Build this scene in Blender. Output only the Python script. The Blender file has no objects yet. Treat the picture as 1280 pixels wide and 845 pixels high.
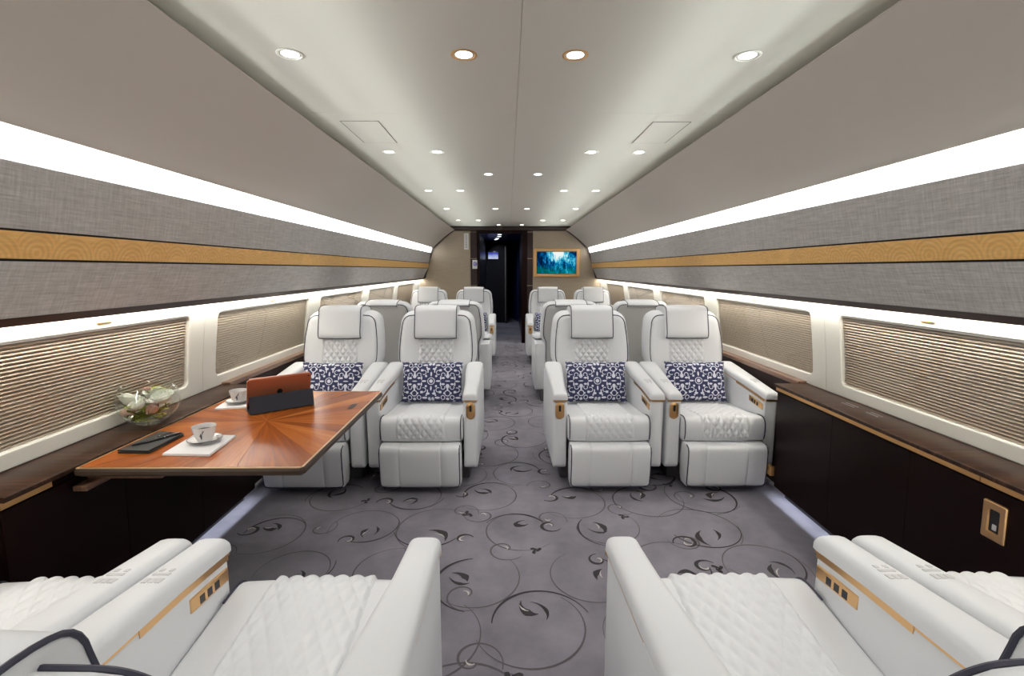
import bpy, bmesh, math, random
from mathutils import Vector, Matrix, noise
random.seed(7)
S = bpy.context.scene
COL = S.collection
PI = math.pi

# ------------------------------------------------------------------ camera, world, exposure
F = 600.0
cam_d = bpy.data.cameras.new('camera')
cam_d.sensor_width = 36.0
cam_d.lens = 36.0 * F / 1280.0
cam_d.clip_start = 0.02
cam = bpy.data.objects.new('camera', cam_d)
COL.objects.link(cam)
cam.location = (-0.045, 0.0, 1.40)
cam.rotation_euler = (PI / 2 - math.atan(85.5 / F), 0.0, -math.atan(5.0 / F))
S.camera = cam

world = bpy.data.worlds.new('world')
S.world = world
world.use_nodes = True
world.node_tree.nodes['Background'].inputs[0].default_value = (1, 1, 1, 1)
world.node_tree.nodes['Background'].inputs[1].default_value = 0.02

S.view_settings.view_transform = 'Standard'
S.view_settings.look = 'None'
S.view_settings.exposure = -0.30
S.view_settings.gamma = 1.0
S.view_settings.use_curve_mapping = False

STRIP_E = 8.6       # sidewall light strips
WIN_E = 46.0         # strips over the windows
DOWN_E = 14.0       # downlight lenses
SPOT_W = 14.5       # downlight beams, watts
COVE = ((6.0, 10, 8.0), (10.0, 18, 7.0), (22.0, 40, 3.1))   # ceiling wash: upward tilt, spread, watts
TOE_W = 1.7        # light under the cabinets

def lamp(name, kind, loc, energy, color=(1, 1, 1), rot=(0, 0, 0), **kw):
    d = bpy.data.lights.new(name, kind)
    d.energy = energy
    d.color = color
    for k, v in kw.items():
        setattr(d, k, v)
    o = bpy.data.objects.new(name, d)
    o.location = loc
    o.rotation_euler = rot
    COL.objects.link(o)
    return o

YB, YF = -2.4, 9.15      # rear and front bulkheads
LEN = YF - YB
YM = (YF + YB) / 2

# wash lights hidden behind the upper edge of the sloped panels
for s in (-1, 1):
    # local -Z is the beam; the lamp sits in the cove and looks across the ceiling edge
    for up_, spr, w_ in COVE:
        lamp('ceiling_wash', 'AREA', (s * 1.13, YM, 2.128), w_, (0.90, 1.0, 0.97),
             (0, s * math.radians(90 + up_), 0), shape='RECTANGLE', size=0.008, size_y=LEN - 0.1, spread=math.radians(spr))
    # light under the side cabinets
    lamp('under_cabinet_light', 'AREA', (s * 1.628, 2.09, 0.1065), TOE_W, (0.80, 0.88, 1.0),
         (0, 0, 0), shape='RECTANGLE', size=0.012, size_y=1.43, spread=math.radians(150))

# ------------------------------------------------------------------ materials
class X:
    """a socket with arithmetic, so that patterns can be written as formulas"""
    def __init__(self, nt, s): self.nt, self.s = nt, s
    def _m(self, op, *a):
        n = self.nt.nodes.new('ShaderNodeMath'); n.operation = op
        for i, v in enumerate(a):
            if isinstance(v, X): self.nt.links.new(v.s, n.inputs[i])
            else: n.inputs[i].default_value = v
        return X(self.nt, n.outputs[0])
    def __add__(self, o): return self._m('ADD', self, o)
    __radd__ = __add__
    def __sub__(self, o): return self._m('SUBTRACT', self, o)
    def __rsub__(self, o): return self._m('SUBTRACT', o, self)
    def __mul__(self, o): return self._m('MULTIPLY', self, o)
    __rmul__ = __mul__
    def __truediv__(self, o): return self._m('DIVIDE', self, o)
    def abs(self): return self._m('ABSOLUTE', self)
    def sqrt(self): return self._m('SQRT', self)
    def sin(self): return self._m('SINE', self)
    def frac(self): return self._m('FRACT', self)
    def floor(self): return self._m('FLOOR', self)
    def pingpong(self, v): return self._m('PINGPONG', self, v)
    def lt(self, o): return self._m('LESS_THAN', self, o)
    def gt(self, o): return self._m('GREATER_THAN', self, o)
    def max(self, o): return self._m('MAXIMUM', self, o)
    def min(self, o): return self._m('MINIMUM', self, o)
    def sub_clamp(self):
        r = self._m('ADD', self, 0.0); r.s.node.use_clamp = True; return r

def new_mat(name, color, rough=0.5, metal=0.0, **kw):
    m = bpy.data.materials.new(name)
    m.use_nodes = True
    b = m.node_tree.nodes['Principled BSDF']
    b.inputs['Base Color'].default_value = (*color, 1)
    b.inputs['Roughness'].default_value = rough
    b.inputs['Metallic'].default_value = metal
    for k, v in kw.items():
        b.inputs[k].default_value = v
    m.diffuse_color = (*color, 1)
    return m

def nt_of(m): return m.node_tree, m.node_tree.nodes['Principled BSDF']

def coords(nt, which='Object'):
    tc = nt.nodes.new('ShaderNodeTexCoord')
    return tc.outputs[which]

def xyz(nt, sock):
    s = nt.nodes.new('ShaderNodeSeparateXYZ'); nt.links.new(sock, s.inputs[0])
    return X(nt, s.outputs[0]), X(nt, s.outputs[1]), X(nt, s.outputs[2])

def mapped(nt, sock, scale):
    mp = nt.nodes.new('ShaderNodeMapping'); mp.inputs['Scale'].default_value = scale
    nt.links.new(sock, mp.inputs[0]); return mp.outputs[0]

def noise_tex(nt, sock, scale, detail=3.0, rough=0.55):
    n = nt.nodes.new('ShaderNodeTexNoise')
    n.inputs['Scale'].default_value = scale; n.inputs['Detail'].default_value = detail; n.inputs['Roughness'].default_value = rough
    nt.links.new(sock, n.inputs['Vector']); return X(nt, n.outputs[0])

def ramp(nt, fac, stops):
    r = nt.nodes.new('ShaderNodeValToRGB')
    e = r.color_ramp.elements
    while len(e) < len(stops): e.new(0.5)
    for el, (p, c) in zip(e, stops):
        el.position = p; el.color = (*c, 1)
    nt.links.new(fac.s, r.inputs[0]); return r.outputs[0]

def mix(nt, fac, a, b):
    n = nt.nodes.new('ShaderNodeMix'); n.data_type = 'RGBA'
    for v, i in ((fac, 0), (a, 6), (b, 7)):
        if isinstance(v, X): nt.links.new(v.s, n.inputs[i])
        elif isinstance(v, bpy.types.NodeSocket): nt.links.new(v, n.inputs[i])
        elif isinstance(v, (int, float)): n.inputs[i].default_value = v
        else: n.inputs[i].default_value = (*v, 1)
    return n.outputs[2]

def bump(nt, b, h, strength, dist=0.002):
    n = nt.nodes.new('ShaderNodeBump'); n.inputs['Strength'].default_value = strength; n.inputs['Distance'].default_value = dist
    nt.links.new(h.s, n.inputs['Height']); nt.links.new(n.outputs[0], b.inputs['Normal'])

def emit_mat(name, color, strength):
    m = bpy.data.materials.new(name); m.use_nodes = True
    nt = m.node_tree; nt.nodes.remove(nt.nodes['Principled BSDF'])
    e = nt.nodes.new('ShaderNodeEmission'); e.inputs[0].default_value = (*color, 1); e.inputs[1].default_value = strength
    nt.links.new(e.outputs[0], nt.nodes['Material Output'].inputs[0])
    return m

M = {}
M['leather'] = new_mat('white_leather', (0.755, 0.768, 0.79), 0.42)
nt, b = nt_of(M['leather']); bump(nt, b, noise_tex(nt, coords(nt), 260, 2), 0.12, 0.001)
M['leather_back'] = new_mat('pale_grey_leather', (0.64, 0.64, 0.63), 0.5)
M['piping'] = new_mat('navy_piping', (0.035, 0.035, 0.06), 0.45)
M['plinth'] = new_mat('grey_plinth', (0.09, 0.085, 0.09), 0.6)
M['gold'] = new_mat('brushed_gold', (0.80, 0.50, 0.24), 0.32, 1.0)
M['gold_satin'] = new_mat('satin_gold', (0.72, 0.42, 0.17), 0.42, 0.85)
M['dark'] = new_mat('dark_recess', (0.012, 0.011, 0.012), 0.35)
M['chrome'] = new_mat('chrome', (0.75, 0.75, 0.77), 0.18, 1.0)
M['ceiling'] = new_mat('ceiling_laminate', (0.64, 0.60, 0.54), 0.6)
nt, b = nt_of(M['ceiling']); bump(nt, b, noise_tex(nt, mapped(nt, coords(nt), (60, 600, 60)), 1.0, 2), 0.05, 0.001)
M['cove'] = new_mat('cove_panel_laminate', (0.58, 0.53, 0.475), 0.6)
M['white_panel'] = new_mat('window_panel_white', (0.83, 0.815, 0.745), 0.45)
M['dark_trim'] = new_mat('dark_brown_trim', (0.045, 0.026, 0.02), 0.35)
M['gap'] = new_mat('black_gap', (0.006, 0.006, 0.006), 0.8)
M['steel'] = new_mat('satin_steel', (0.45, 0.45, 0.46), 0.35, 0.9)

# grey woven wall fabric
m = M['fabric'] = new_mat('grey_woven_fabric', (0.3, 0.29, 0.28), 0.85)
nt, b = nt_of(m); co = coords(nt)
a1 = noise_tex(nt, mapped(nt, co, (1, 9, 190)), 1.0, 4, 0.7)
a2 = noise_tex(nt, mapped(nt, co, (1, 150, 14)), 1.0, 4, 0.7)
h = a1 * 0.55 + a2 * 0.45
nt.links.new(ramp(nt, h, [(0.34, (0.38, 0.362, 0.35)), (0.52, (0.55, 0.527, 0.508)), (0.68, (0.71, 0.685, 0.662))]), b.inputs['Base Color'])
bump(nt, b, h, 0.25, 0.002)

# honey veneer band with overlapping fan arcs
m = M['band'] = new_mat('honey_veneer', (0.6, 0.36, 0.12), 0.35)
nt, b = nt_of(m); co = coords(nt)
px, py, pz = xyz(nt, co)
def fan(per, off, zc, rad):
    u = ((py + off) / per).frac() - 0.5
    u = u * per
    w = pz - zc
    d = (u * u + w * w).sqrt()
    ring = (d * 360.0).sin() * 0.5 + 0.5
    return d, ring
dA, rA = fan(0.26, 0.00, 1.428, 0.095)
dB, rB = fan(0.26, 0.13, 1.452, 0.080)
dC, rC = fan(0.52, 0.21, 1.508, 0.06)
inA, inB, inC = dA.lt(0.088), dB.lt(0.076), dC.lt(0.06)
ringv = inA * rA + (1 - inA) * (inB * rB + (1 - inB) * inC * rC)
patch = noise_tex(nt, mapped(nt, co, (1, 1.6, 3)), 1.0, 1).gt(0.40)
grain = noise_tex(nt, mapped(nt, co, (4, 18, 120)), 1.0, 4)
base = ramp(nt, grain, [(0.3, (0.90, 0.49, 0.14)), (0.7, (0.98, 0.63, 0.22))])
nt.links.new(mix(nt, ringv * patch * 0.22, base, (0.42, 0.17, 0.03)), b.inputs['Base Color'])
bump(nt, b, ringv * patch * -1.0, 0.25, 0.002)

# pleated blinds
M['blind'] = new_mat('beige_pleated_blind', (0.62, 0.53, 0.42), 0.75)
M['bulkhead'] = new_mat('bulkhead_taupe', (0.36, 0.31, 0.255), 0.7)
nt, b = nt_of(M['bulkhead'])
g = noise_tex(nt, mapped(nt, coords(nt), (6, 6, 140)), 1.0, 3)
nt.links.new(ramp(nt, g, [(0.3, (0.335, 0.275, 0.205)), (0.7, (0.40, 0.332, 0.25))]), b.inputs['Base Color'])
M['column'] = new_mat('bulkhead_brown', (0.042, 0.029, 0.028), 0.7, 0.0, **{'Specular IOR Level': 0.2})
M['espresso'] = new_mat('espresso_gloss', (0.010, 0.0035, 0.003), 0.30, 0.0, **{'Specular IOR Level': 0.10})
M['black_gloss'] = new_mat('black_gloss', (0.010, 0.010, 0.016), 0.30, 0.0, **{'Specular IOR Level': 0.25})
M['dim_gold'] = new_mat('dim_gold_line', (0.30, 0.22, 0.15), 0.5)
M['blue_gloss'] = new_mat('midnight_gloss', (0.04, 0.06, 0.22), 0.25)

# dark walnut counters
m = M['walnut'] = new_mat('dark_walnut', (0.1, 0.05, 0.03), 0.32, 0.0, **{'Specular IOR Level': 0.2})
nt, b = nt_of(m); co = coords(nt)
w1 = noise_tex(nt, mapped(nt, co, (2.2, 44, 10)), 1.0, 4, 0.6)
nt.links.new(ramp(nt, w1, [(0.34, (0.018, 0.008, 0.005)), (0.52, (0.042, 0.019, 0.011)), (0.68, (0.085, 0.039, 0.021))]), b.inputs['Base Color'])
m = M['walnut_mid'] = new_mat('mid_walnut', (0.1, 0.05, 0.03), 0.3)
nt, b = nt_of(m); co = coords(nt)
w1 = noise_tex(nt, mapped(nt, co, (46, 1.6, 10)), 1.0, 4, 0.6)
nt.links.new(ramp(nt, w1, [(0.32, (0.13, 0.065, 0.04)), (0.7, (0.26, 0.145, 0.09))]), b.inputs['Base Color'])

# table veneer: every leaf has its own tone, grain runs along its length
m = M['veneer'] = new_mat('sunburst_veneer', (0.4, 0.15, 0.04), 0.26, 0.0, **{'Specular IOR Level': 0.22})
nt, b = nt_of(m)
uv = coords(nt, 'UV')
oi = nt.nodes.new('ShaderNodeObjectInfo'); rnd = X(nt, oi.outputs['Random'])
sh = nt.nodes.new('ShaderNodeVectorMath'); sh.operation = 'ADD'
cmb = nt.nodes.new('ShaderNodeCombineXYZ'); nt.links.new((rnd * 37.0).s, cmb.inputs[1])
nt.links.new(uv, sh.inputs[0]); nt.links.new(cmb.outputs[0], sh.inputs[1])
g = noise_tex(nt, mapped(nt, sh.outputs[0], (1.6, 42, 1)), 1.0, 5, 0.62)
tone = (g - 0.5) * 0.95 + rnd * 0.42 + 0.29
nt.links.new(ramp(nt, tone, [(0.12, (0.15, 0.032, 0.005)), (0.5, (0.36, 0.092, 0.013)), (0.88, (0.53, 0.185, 0.038))]), b.inputs['Base Color'])
M['table_edge'] = new_mat('table_edge_wood', (0.055, 0.036, 0.025), 0.45, 0.0, **{'Specular IOR Level': 0.2})
M['inlay'] = new_mat('pale_gold_inlay', (0.72, 0.50, 0.28), 0.35, 0.6)

# carpet
m = M['carpet'] = new_mat('mauve_grey_carpet', (0.16, 0.15, 0.16), 0.95)
nt, b = nt_of(m); co = coords(nt)
n1 = noise_tex(nt, co, 1.7, 3, 0.5); n2 = noise_tex(nt, co, 7.0, 4, 0.6); n3 = noise_tex(nt, co, 420, 2)
h = n1 * 0.55 + n2 * 0.3 + n3 * 0.15
nt.links.new(ramp(nt, h, [(0.36, (0.148, 0.140, 0.165)), (0.5, (0.210, 0.198, 0.234)), (0.64, (0.272, 0.257, 0.304))]), b.inputs['Base Color'])
bump(nt, b, n3, 0.5, 0.004)
M['scroll_dark'] = new_mat('charcoal_pile', (0.040, 0.035, 0.040), 0.95)
M['scroll_faint'] = new_mat('grey_pile', (0.105, 0.094, 0.103), 0.95)
M['scroll_light'] = new_mat('silver_pile', (0.50, 0.47, 0.46), 0.8)

# patterned pillow
m = M['pillow'] = new_mat('navy_medallion_cotton', (0.05, 0.05, 0.15), 0.85)
nt, b = nt_of(m)
ux, uy, _ = xyz(nt, coords(nt, 'UV'))
ax = ux.abs().pingpong(0.118); ay = uy.abs()
def ell(cx, cy, rx, ry):
    dx = (ax - cx) / rx; dy = (ay - cy) / ry
    return (dx * dx + dy * dy).lt(1.0)
def rng(cx, cy, r0, r1):
    dx = ax - cx; dy = ay - cy; d = (dx * dx + dy * dy).sqrt()
    return d.gt(r0) * d.lt(r1)
def sq(cx, cy, hw, hh): return (ax - cx).abs().lt(hw) * (ay - cy).abs().lt(hh)
shapes = [ell(0, 0, .013, .013), rng(0, 0, .0215, .0265), ell(.051, 0, .017, .006), ell(0, .051, .006, .016), ell(.036, .036, .008, .008),
          ell(.118, .036, .013, .015), sq(.118, .056, .006, .012), sq(.066, .078, .009, .008), rng(.118, .086, .016, .022), rng(.052, .062, .013, .018) * ax.lt(.060),
          rng(.086, .045, .011, .016) * ay.gt(.036), ell(.022, .088, .013, .008), sq(.024, .074, .004, .013), ell(.086, .022, .012, .007), ell(.068, .022, .005, .014),
          ell(.118, .0, .018, .004), ell(.045, .117, .018, .007), rng(.085, .115, .011, .016), ell(.118, .125, .011, .009), ell(.012, .125, .010, .012), ell(.093, .086, .005, .007), ell(.033, .1, .006, .006), ell(.074, .14, .01, .006), ell(.02, .145, .02, .004)]
tot = shapes[0]
for s_ in shapes[1:]: tot = tot.max(s_)
nt.links.new(mix(nt, tot, (0.036, 0.042, 0.115), (0.74, 0.76, 0.85)), b.inputs['Base Color'])

# the picture on the screen: a wooded gorge in turquoise light
m = M['tv_picture'] = bpy.data.materials.new('screen_picture'); m.use_nodes = True
nt = m.node_tree; nt.nodes.remove(nt.nodes['Principled BSDF'])
uv = coords(nt, 'UV'); ux, uy, _ = xyz(nt, uv)
t1 = noise_tex(nt, mapped(nt, uv, (11, 2.6, 1)), 1.0, 5, 0.7)
t2 = noise_tex(nt, mapped(nt, uv, (3, 4, 1)), 1.3, 4, 0.6)
gl = 1.0 - (((ux - 0.52) * 2.6) * ((ux - 0.52) * 2.6) + ((uy - 0.98) * 1.5) * ((uy - 0.98) * 1.5)).sqrt()
v = t1 * 2.3 - 0.86 + gl.max(0.0) * 0.9 + (ux - 0.5) * 0.25
c = ramp(nt, v.sub_clamp(), [(0.15, (0.0, 0.012, 0.05)), (0.36, (0.0, 0.09, 0.30)), (0.52, (0.01, 0.30, 0.52)), (0.70, (0.12, 0.62, 0.78)), (0.95, (0.95, 1.0, 0.98))])
grn = ((0.42 - uy) * 3.0).sub_clamp() * (t2 * 2.2 - 0.6).sub_clamp()
c = mix(nt, grn * 0.75, c, (0.0, 0.33, 0.20))
e = nt.nodes.new('ShaderNodeEmission'); e.inputs[1].default_value = 1.15
nt.links.new(c, e.inputs[0]); nt.links.new(e.outputs[0], nt.nodes['Material Output'].inputs[0])
m = M['monitor'] = bpy.data.materials.new('monitor_picture'); m.use_nodes = True
nt = m.node_tree; nt.nodes.remove(nt.nodes['Principled BSDF'])
uv = coords(nt, 'UV'); ux, uy, _ = xyz(nt, uv)
c = ramp(nt, uy + (noise_tex(nt, mapped(nt, uv, (3, 1, 1)), 1.0, 2) - 0.5) * 0.5, [(0.0, (0.75, 0.80, 1.0)), (0.45, (0.42, 0.52, 0.95)), (0.8, (0.08, 0.10, 0.55))])
e = nt.nodes.new('ShaderNodeEmission'); e.inputs[1].default_value = 0.9
nt.links.new(c, e.inputs[0]); nt.links.new(e.outputs[0], nt.nodes['Material Output'].inputs[0])

def glass(name, refl_tint=(1, 1, 1), ior=1.45, tint=(1, 1, 1)):
    """thin clear glass: see-through with a Fresnel reflection"""
    m = bpy.data.materials.new(name); m.use_nodes = True
    nt = m.node_tree; nt.nodes.remove(nt.nodes['Principled BSDF'])
    tr = nt.nodes.new('ShaderNodeBsdfTransparent'); tr.inputs[0].default_value = (*tint, 1)
    gl = nt.nodes.new('ShaderNodeBsdfGlossy'); gl.inputs['Roughness'].default_value = 0.03; gl.inputs[0].default_value = (*refl_tint, 1)
    lw = nt.nodes.new('ShaderNodeLayerWeight'); lw.inputs['Blend'].default_value = 0.5
    fa = X(nt, lw.outputs['Facing']); f5 = fa * fa * fa * fa * fa
    fr = (f5 * 0.9 + 0.045)
    mx = nt.nodes.new('ShaderNodeMixShader')
    nt.links.new(fr.s, mx.inputs[0]); nt.links.new(tr.outputs[0], mx.inputs[1]); nt.links.new(gl.outputs[0], mx.inputs[2])
    nt.links.new(mx.outputs[0], nt.nodes['Material Output'].inputs[0])
    return m
M['pane'] = glass('window_glass')
M['bowl_glass'] = glass('bowl_glass', tint=(0.96, 0.97, 0.95))
M['strip'] = emit_mat('light_strip', (0.97, 0.985, 1.0), STRIP_E)
M['win_strip'] = emit_mat('window_strip', (1.0, 0.95, 0.85), WIN_E)
M['lens'] = emit_mat('downlight_lens', (1.0, 0.95, 0.86), DOWN_E)
M['hall_lens'] = emit_mat('hall_downlight', (0.9, 0.95, 1.0), 5.0)
M['led'] = emit_mat('cool_led', (0.80, 0.88, 1.0), 2.0)
M['porcelain'] = new_mat('white_porcelain', (0.82, 0.81, 0.80), 0.15)
M['linen'] = new_mat('white_linen', (0.80, 0.79, 0.79), 0.9)
M['grey_print'] = new_mat('dark_grey_glaze', (0.06, 0.06, 0.07), 0.3)
M['copper'] = new_mat('copper_aluminium', (0.50, 0.17, 0.09), 0.42, 0.35)
M['copper_highlight'] = new_mat('copper_highlight', (0.85, 0.50, 0.42), 0.3, 0.6)  # paler copper, the highlight put into the colour
M['case'] = new_mat('midnight_case', (0.020, 0.024, 0.038), 0.7)
M['black_leather'] = new_mat('black_leather', (0.012, 0.013, 0.014), 0.5)
M['pen'] = new_mat('black_lacquer', (0.010, 0.009, 0.010), 0.4)
M['rose'] = new_mat('white_petal', (0.93, 0.94, 0.88), 0.6)
M['rose_pink'] = new_mat('blush_petal', (0.62, 0.40, 0.33), 0.6)
M['leaf'] = new_mat('lime_leaf', (0.33, 0.36, 0.045), 0.5)
M['stem'] = new_mat('olive_stem', (0.20, 0.23, 0.03), 0.5)
M['sign_white'] = new_mat('sign_white', (0.72, 0.72, 0.70), 0.5)
M['sign_violet'] = new_mat('sign_violet', (0.20, 0.17, 0.50), 0.5)
M['sign_grey'] = new_mat('sign_grey', (0.35, 0.34, 0.33), 0.5)
M['icon'] = new_mat('grey_icon', (0.60, 0.60, 0.61), 0.3)

# ------------------------------------------------------------------ mesh helpers
class G:
    """collects vertices and faces for ONE mesh"""
    def __init__(self): self.v, self.f, self.uv = [], [], {}
    def add(self, vs, fs):
        o = len(self.v); self.v += [tuple(p) for p in vs]; self.f += [tuple(i + o for i in q) for q in fs]; return self
    def box(self, x0, x1, y0, y1, z0, z1, r=0.0, seg=2):
        bm = bmesh.new()
        bmesh.ops.create_cube(bm, size=1.0)
        for w in bm.verts:
            w.co = Vector((x0 + (w.co.x + .5) * (x1 - x0), y0 + (w.co.y + .5) * (y1 - y0), z0 + (w.co.z + .5) * (z1 - z0)))
        if r > 0:
            bmesh.ops.bevel(bm, geom=list(bm.edges), offset=r, segments=seg, profile=0.5, affect='EDGES')
        self.bm(bm); return self
    def bm(self, bm):
        bm.verts.index_update()
        self.add([w.co for w in bm.verts], [[w.index for w in q.verts] for q in bm.faces]); bm.free()
    def loft(self, rings, closed=True, cap0=True, cap1=True):
        n = len(rings[0]); vs = [p for r in rings for p in r]; fs = []
        for i in range(len(rings) - 1):
            for j in range(n if closed else n - 1):
                k = (j + 1) % n
                fs.append((i * n + j, i * n + k, (i + 1) * n + k, (i + 1) * n + j))
        if closed and cap0: fs.append(tuple(range(n - 1, -1, -1)))
        if closed and cap1: fs.append(tuple((len(rings) - 1) * n + j for j in range(n)))
        return self.add(vs, fs)
    def tube(self, path, r, n=6, closed=False, caps=True):
        P = [Vector(p) for p in path]; rings = []; up = None; L = len(P)
        for i, p in enumerate(P):
            a = P[(i - 1) % L] if (closed or i > 0) else P[i]
            c = P[(i + 1) % L] if (closed or i < L - 1) else P[i]
            t = (c - a)
            t = t.normalized() if t.length > 1e-9 else Vector((0, 0, 1))
            if up is None:
                up = t.orthogonal().normalized()
            up = (up - t * up.dot(t))
            up = up.normalized() if up.length > 1e-6 else t.orthogonal().normalized()
            sd = t.cross(up)
            rr = r[i] if isinstance(r, (list, tuple)) else r
            rings.append([p + up * math.cos(2 * PI * k / n) * rr + sd * math.sin(2 * PI * k / n) * rr for k in range(n)])
        if closed: rings.append(rings[0])
        return self.loft(rings, True, caps and not closed, caps and not closed)
    def lathe(self, prof, n=24, c=(0, 0, 0)):
        rings = [[(c[0] + r * math.cos(2 * PI * k / n), c[1] + r * math.sin(2 * PI * k / n), c[2] + z) for k in range(n)] for r, z in prof]
        return self.loft(rings, True, True, True)
    def prism(self, poly, z0, z1):
        """poly in XY, extruded along Z"""
        n = len(poly)
        return self.loft([[(x, y, z0) for x, y in poly], [(x, y, z1) for x, y in poly]])
    def grid(self, fn, nu, nv):
        vs = [fn(i / nu, j / nv) for i in range(nu + 1) for j in range(nv + 1)]
        fs = [(i * (nv + 1) + j, (i + 1) * (nv + 1) + j, (i + 1) * (nv + 1) + j + 1, i * (nv + 1) + j + 1) for i in range(nu) for j in range(nv)]
        return self.add(vs, fs)
    def mesh(self, name, mat, smooth=True, angle=35, uvfn=None, fix=True):
        me = bpy.data.meshes.new(name)
        me.from_pydata(self.v, [], self.f); me.update()
        if fix:
            bm = bmesh.new(); bm.from_mesh(me)
            bmesh.ops.recalc_face_normals(bm, faces=bm.faces); bm.to_mesh(me); bm.free()
        if smooth:
            me.polygons.foreach_set('use_smooth', [True] * len(me.polygons))
            me.set_sharp_from_angle(angle=math.radians(angle))
        if uvfn:
            L = me.uv_layers.new(name='UVMap')
            for lp in me.loops:
                L.data[lp.index].uv = uvfn(me.vertices[lp.vertex_index].co)
        me.materials.append(M[mat] if isinstance(mat, str) else mat)
        return me

def link(name, me, parent=None, loc=None, rot=None):
    o = bpy.data.objects.new(name, me); COL.objects.link(o)
    if parent is not None: o.parent = parent
    if loc is not None: o.location = loc
    if rot is not None: o.rotation_euler = rot
    return o
def obj(name, g, mat, parent=None, loc=None, rot=None, **kw):
    return link(name, g.mesh(name, mat, **kw), parent, loc, rot)
def tag(o, label, cat, group=None):
    o['label'] = label; o['category'] = cat
    if group: o['group'] = group
    return o
def thing(name, label, cat, loc=(0, 0, 0), rotz=0.0, group=None):
    o = link(name, None, None, loc, (0, 0, rotz)); return tag(o, label, cat, group)
def structure(o, label=None):
    o['kind'] = 'structure'
    if label: o['label'] = label
    return o
def stuff(o): o['kind'] = 'stuff'; return o

def chaikin(P, k=2, closed=True):
    for _ in range(k):
        Q = []
        n = len(P)
        for i in range(n if closed else n - 1):
            a, c = P[i], P[(i + 1) % n]
            Q.append(tuple(0.75 * a[t] + 0.25 * c[t] for t in range(len(a)))); Q.append(tuple(0.25 * a[t] + 0.75 * c[t] for t in range(len(a))))
        if not closed: Q = [P[0]] + Q + [P[-1]]
        P = Q
    return P
def normals2(P, closed=True):
    n = len(P); out = []
    for i in range(n):
        a = P[(i - 1) % n] if closed or i > 0 else P[i]; c = P[(i + 1) % n] if closed or i < n - 1 else P[i]
        dx, dy = c[0] - a[0], c[1] - a[1]; L = math.hypot(dx, dy) or 1
        out.append((dy / L, -dx / L))
    return out
def inset2(P, d, closed=True):
    """moves an outline towards its inside by d (outline turned counter-clockwise)"""
    N = normals2(P, closed)
    return [(p[0] - n[0] * d, p[1] - n[1] * d) for p, n in zip(P, N)]
def ccw(P):
    A = sum(P[i][0] * P[(i + 1) % len(P)][1] - P[(i + 1) % len(P)][0] * P[i][1] for i in range(len(P)))
    return P if A > 0 else P[::-1]
def loft_x(g, prof, hw, r=0.02, grooves=(), puff=0.0):
    """sweep a (y,z) outline along x from -hw to hw with rounded ends; grooves are x positions of stitched seams"""
    prof = ccw(prof)
    xs = []
    for t in (0, 20, 40, 60, 90):
        a = math.radians(t); xs.append((-hw + r * (1 - math.sin(a)), r * (1 - math.cos(a))))
    xs = [(-hw + r * (1 - math.cos(math.radians(t))), r * (1 - math.sin(math.radians(t)))) for t in (0, 25, 50, 70, 90)]
    mid = []
    N = 8
    for i in range(1, N): mid.append((-hw + r + (2 * hw - 2 * r) * i / N, 0.0))
    for gx in grooves:
        mid += [(gx - .006, 0.0), (gx - .002, .004), (gx + .002, .004), (gx + .006, 0.0)]
    sec = xs + sorted(mid) + [(-x, d) for x, d in xs[::-1]]
    rings = []
    for x, d in sec:
        e = d - puff * max(0.0, 1 - (x / hw) ** 2)
        rings.append([(x, p[0], p[1]) for p in inset2(prof, e)])
    return g.loft(rings)

def rrect(x0, x1, y0, y1, r, n=5):
    P = []
    for cx, cy, a0 in ((x1 - r, y0 + r, -90), (x1 - r, y1 - r, 0), (x0 + r, y1 - r, 90), (x0 + r, y0 + r, 180)):
        for k in range(n + 1):
            a = math.radians(a0 + 90 * k / n); P.append((cx + r * math.cos(a), cy + r * math.sin(a)))
    return P

# ------------------------------------------------------------------ floor
g = G(); g.box(-1.74, 1.74, YB, 15.2, -0.03, 0.0)
floor = structure(obj('floor', g, 'carpet', smooth=False))

def ribbon(g, path, widths, z):
    n = len(path); L, R = [], []
    for i, p in enumerate(path):
        a = path[max(0, i - 1)]; c = path[min(n - 1, i + 1)]
        dx, dy = c[0] - a[0], c[1] - a[1]; l = math.hypot(dx, dy) or 1
        nx, ny = -dy / l, dx / l; w = widths[i] / 2
        L.append((p[0] + nx * w, p[1] + ny * w, z)); R.append((p[0] - nx * w, p[1] - ny * w, z))
    g.add(L + R, [(i, i + 1, n + i + 1, n + i) for i in range(n - 1)])
def arc_path(cx, cy, r0, r1, a0, a1, n=18):
    return [(cx + (r0 + (r1 - r0) * t) * math.cos(a0 + (a1 - a0) * t), cy + (r0 + (r1 - r0) * t) * math.sin(a0 + (a1 - a0) * t)) for t in (i / n for i in range(n + 1))]
def taper(n, w0, wm, w1, pk=0.5):
    out = []
    for i in range(n + 1):
        t = i / n
        out.append(w0 + (wm - w0) * (t / pk) ** 1.2 if t < pk else w1 + (wm - w1) * ((1 - t) / (1 - pk)) ** 1.2)
    return out
gd, gf, gl_ = G(), G(), G()
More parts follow.
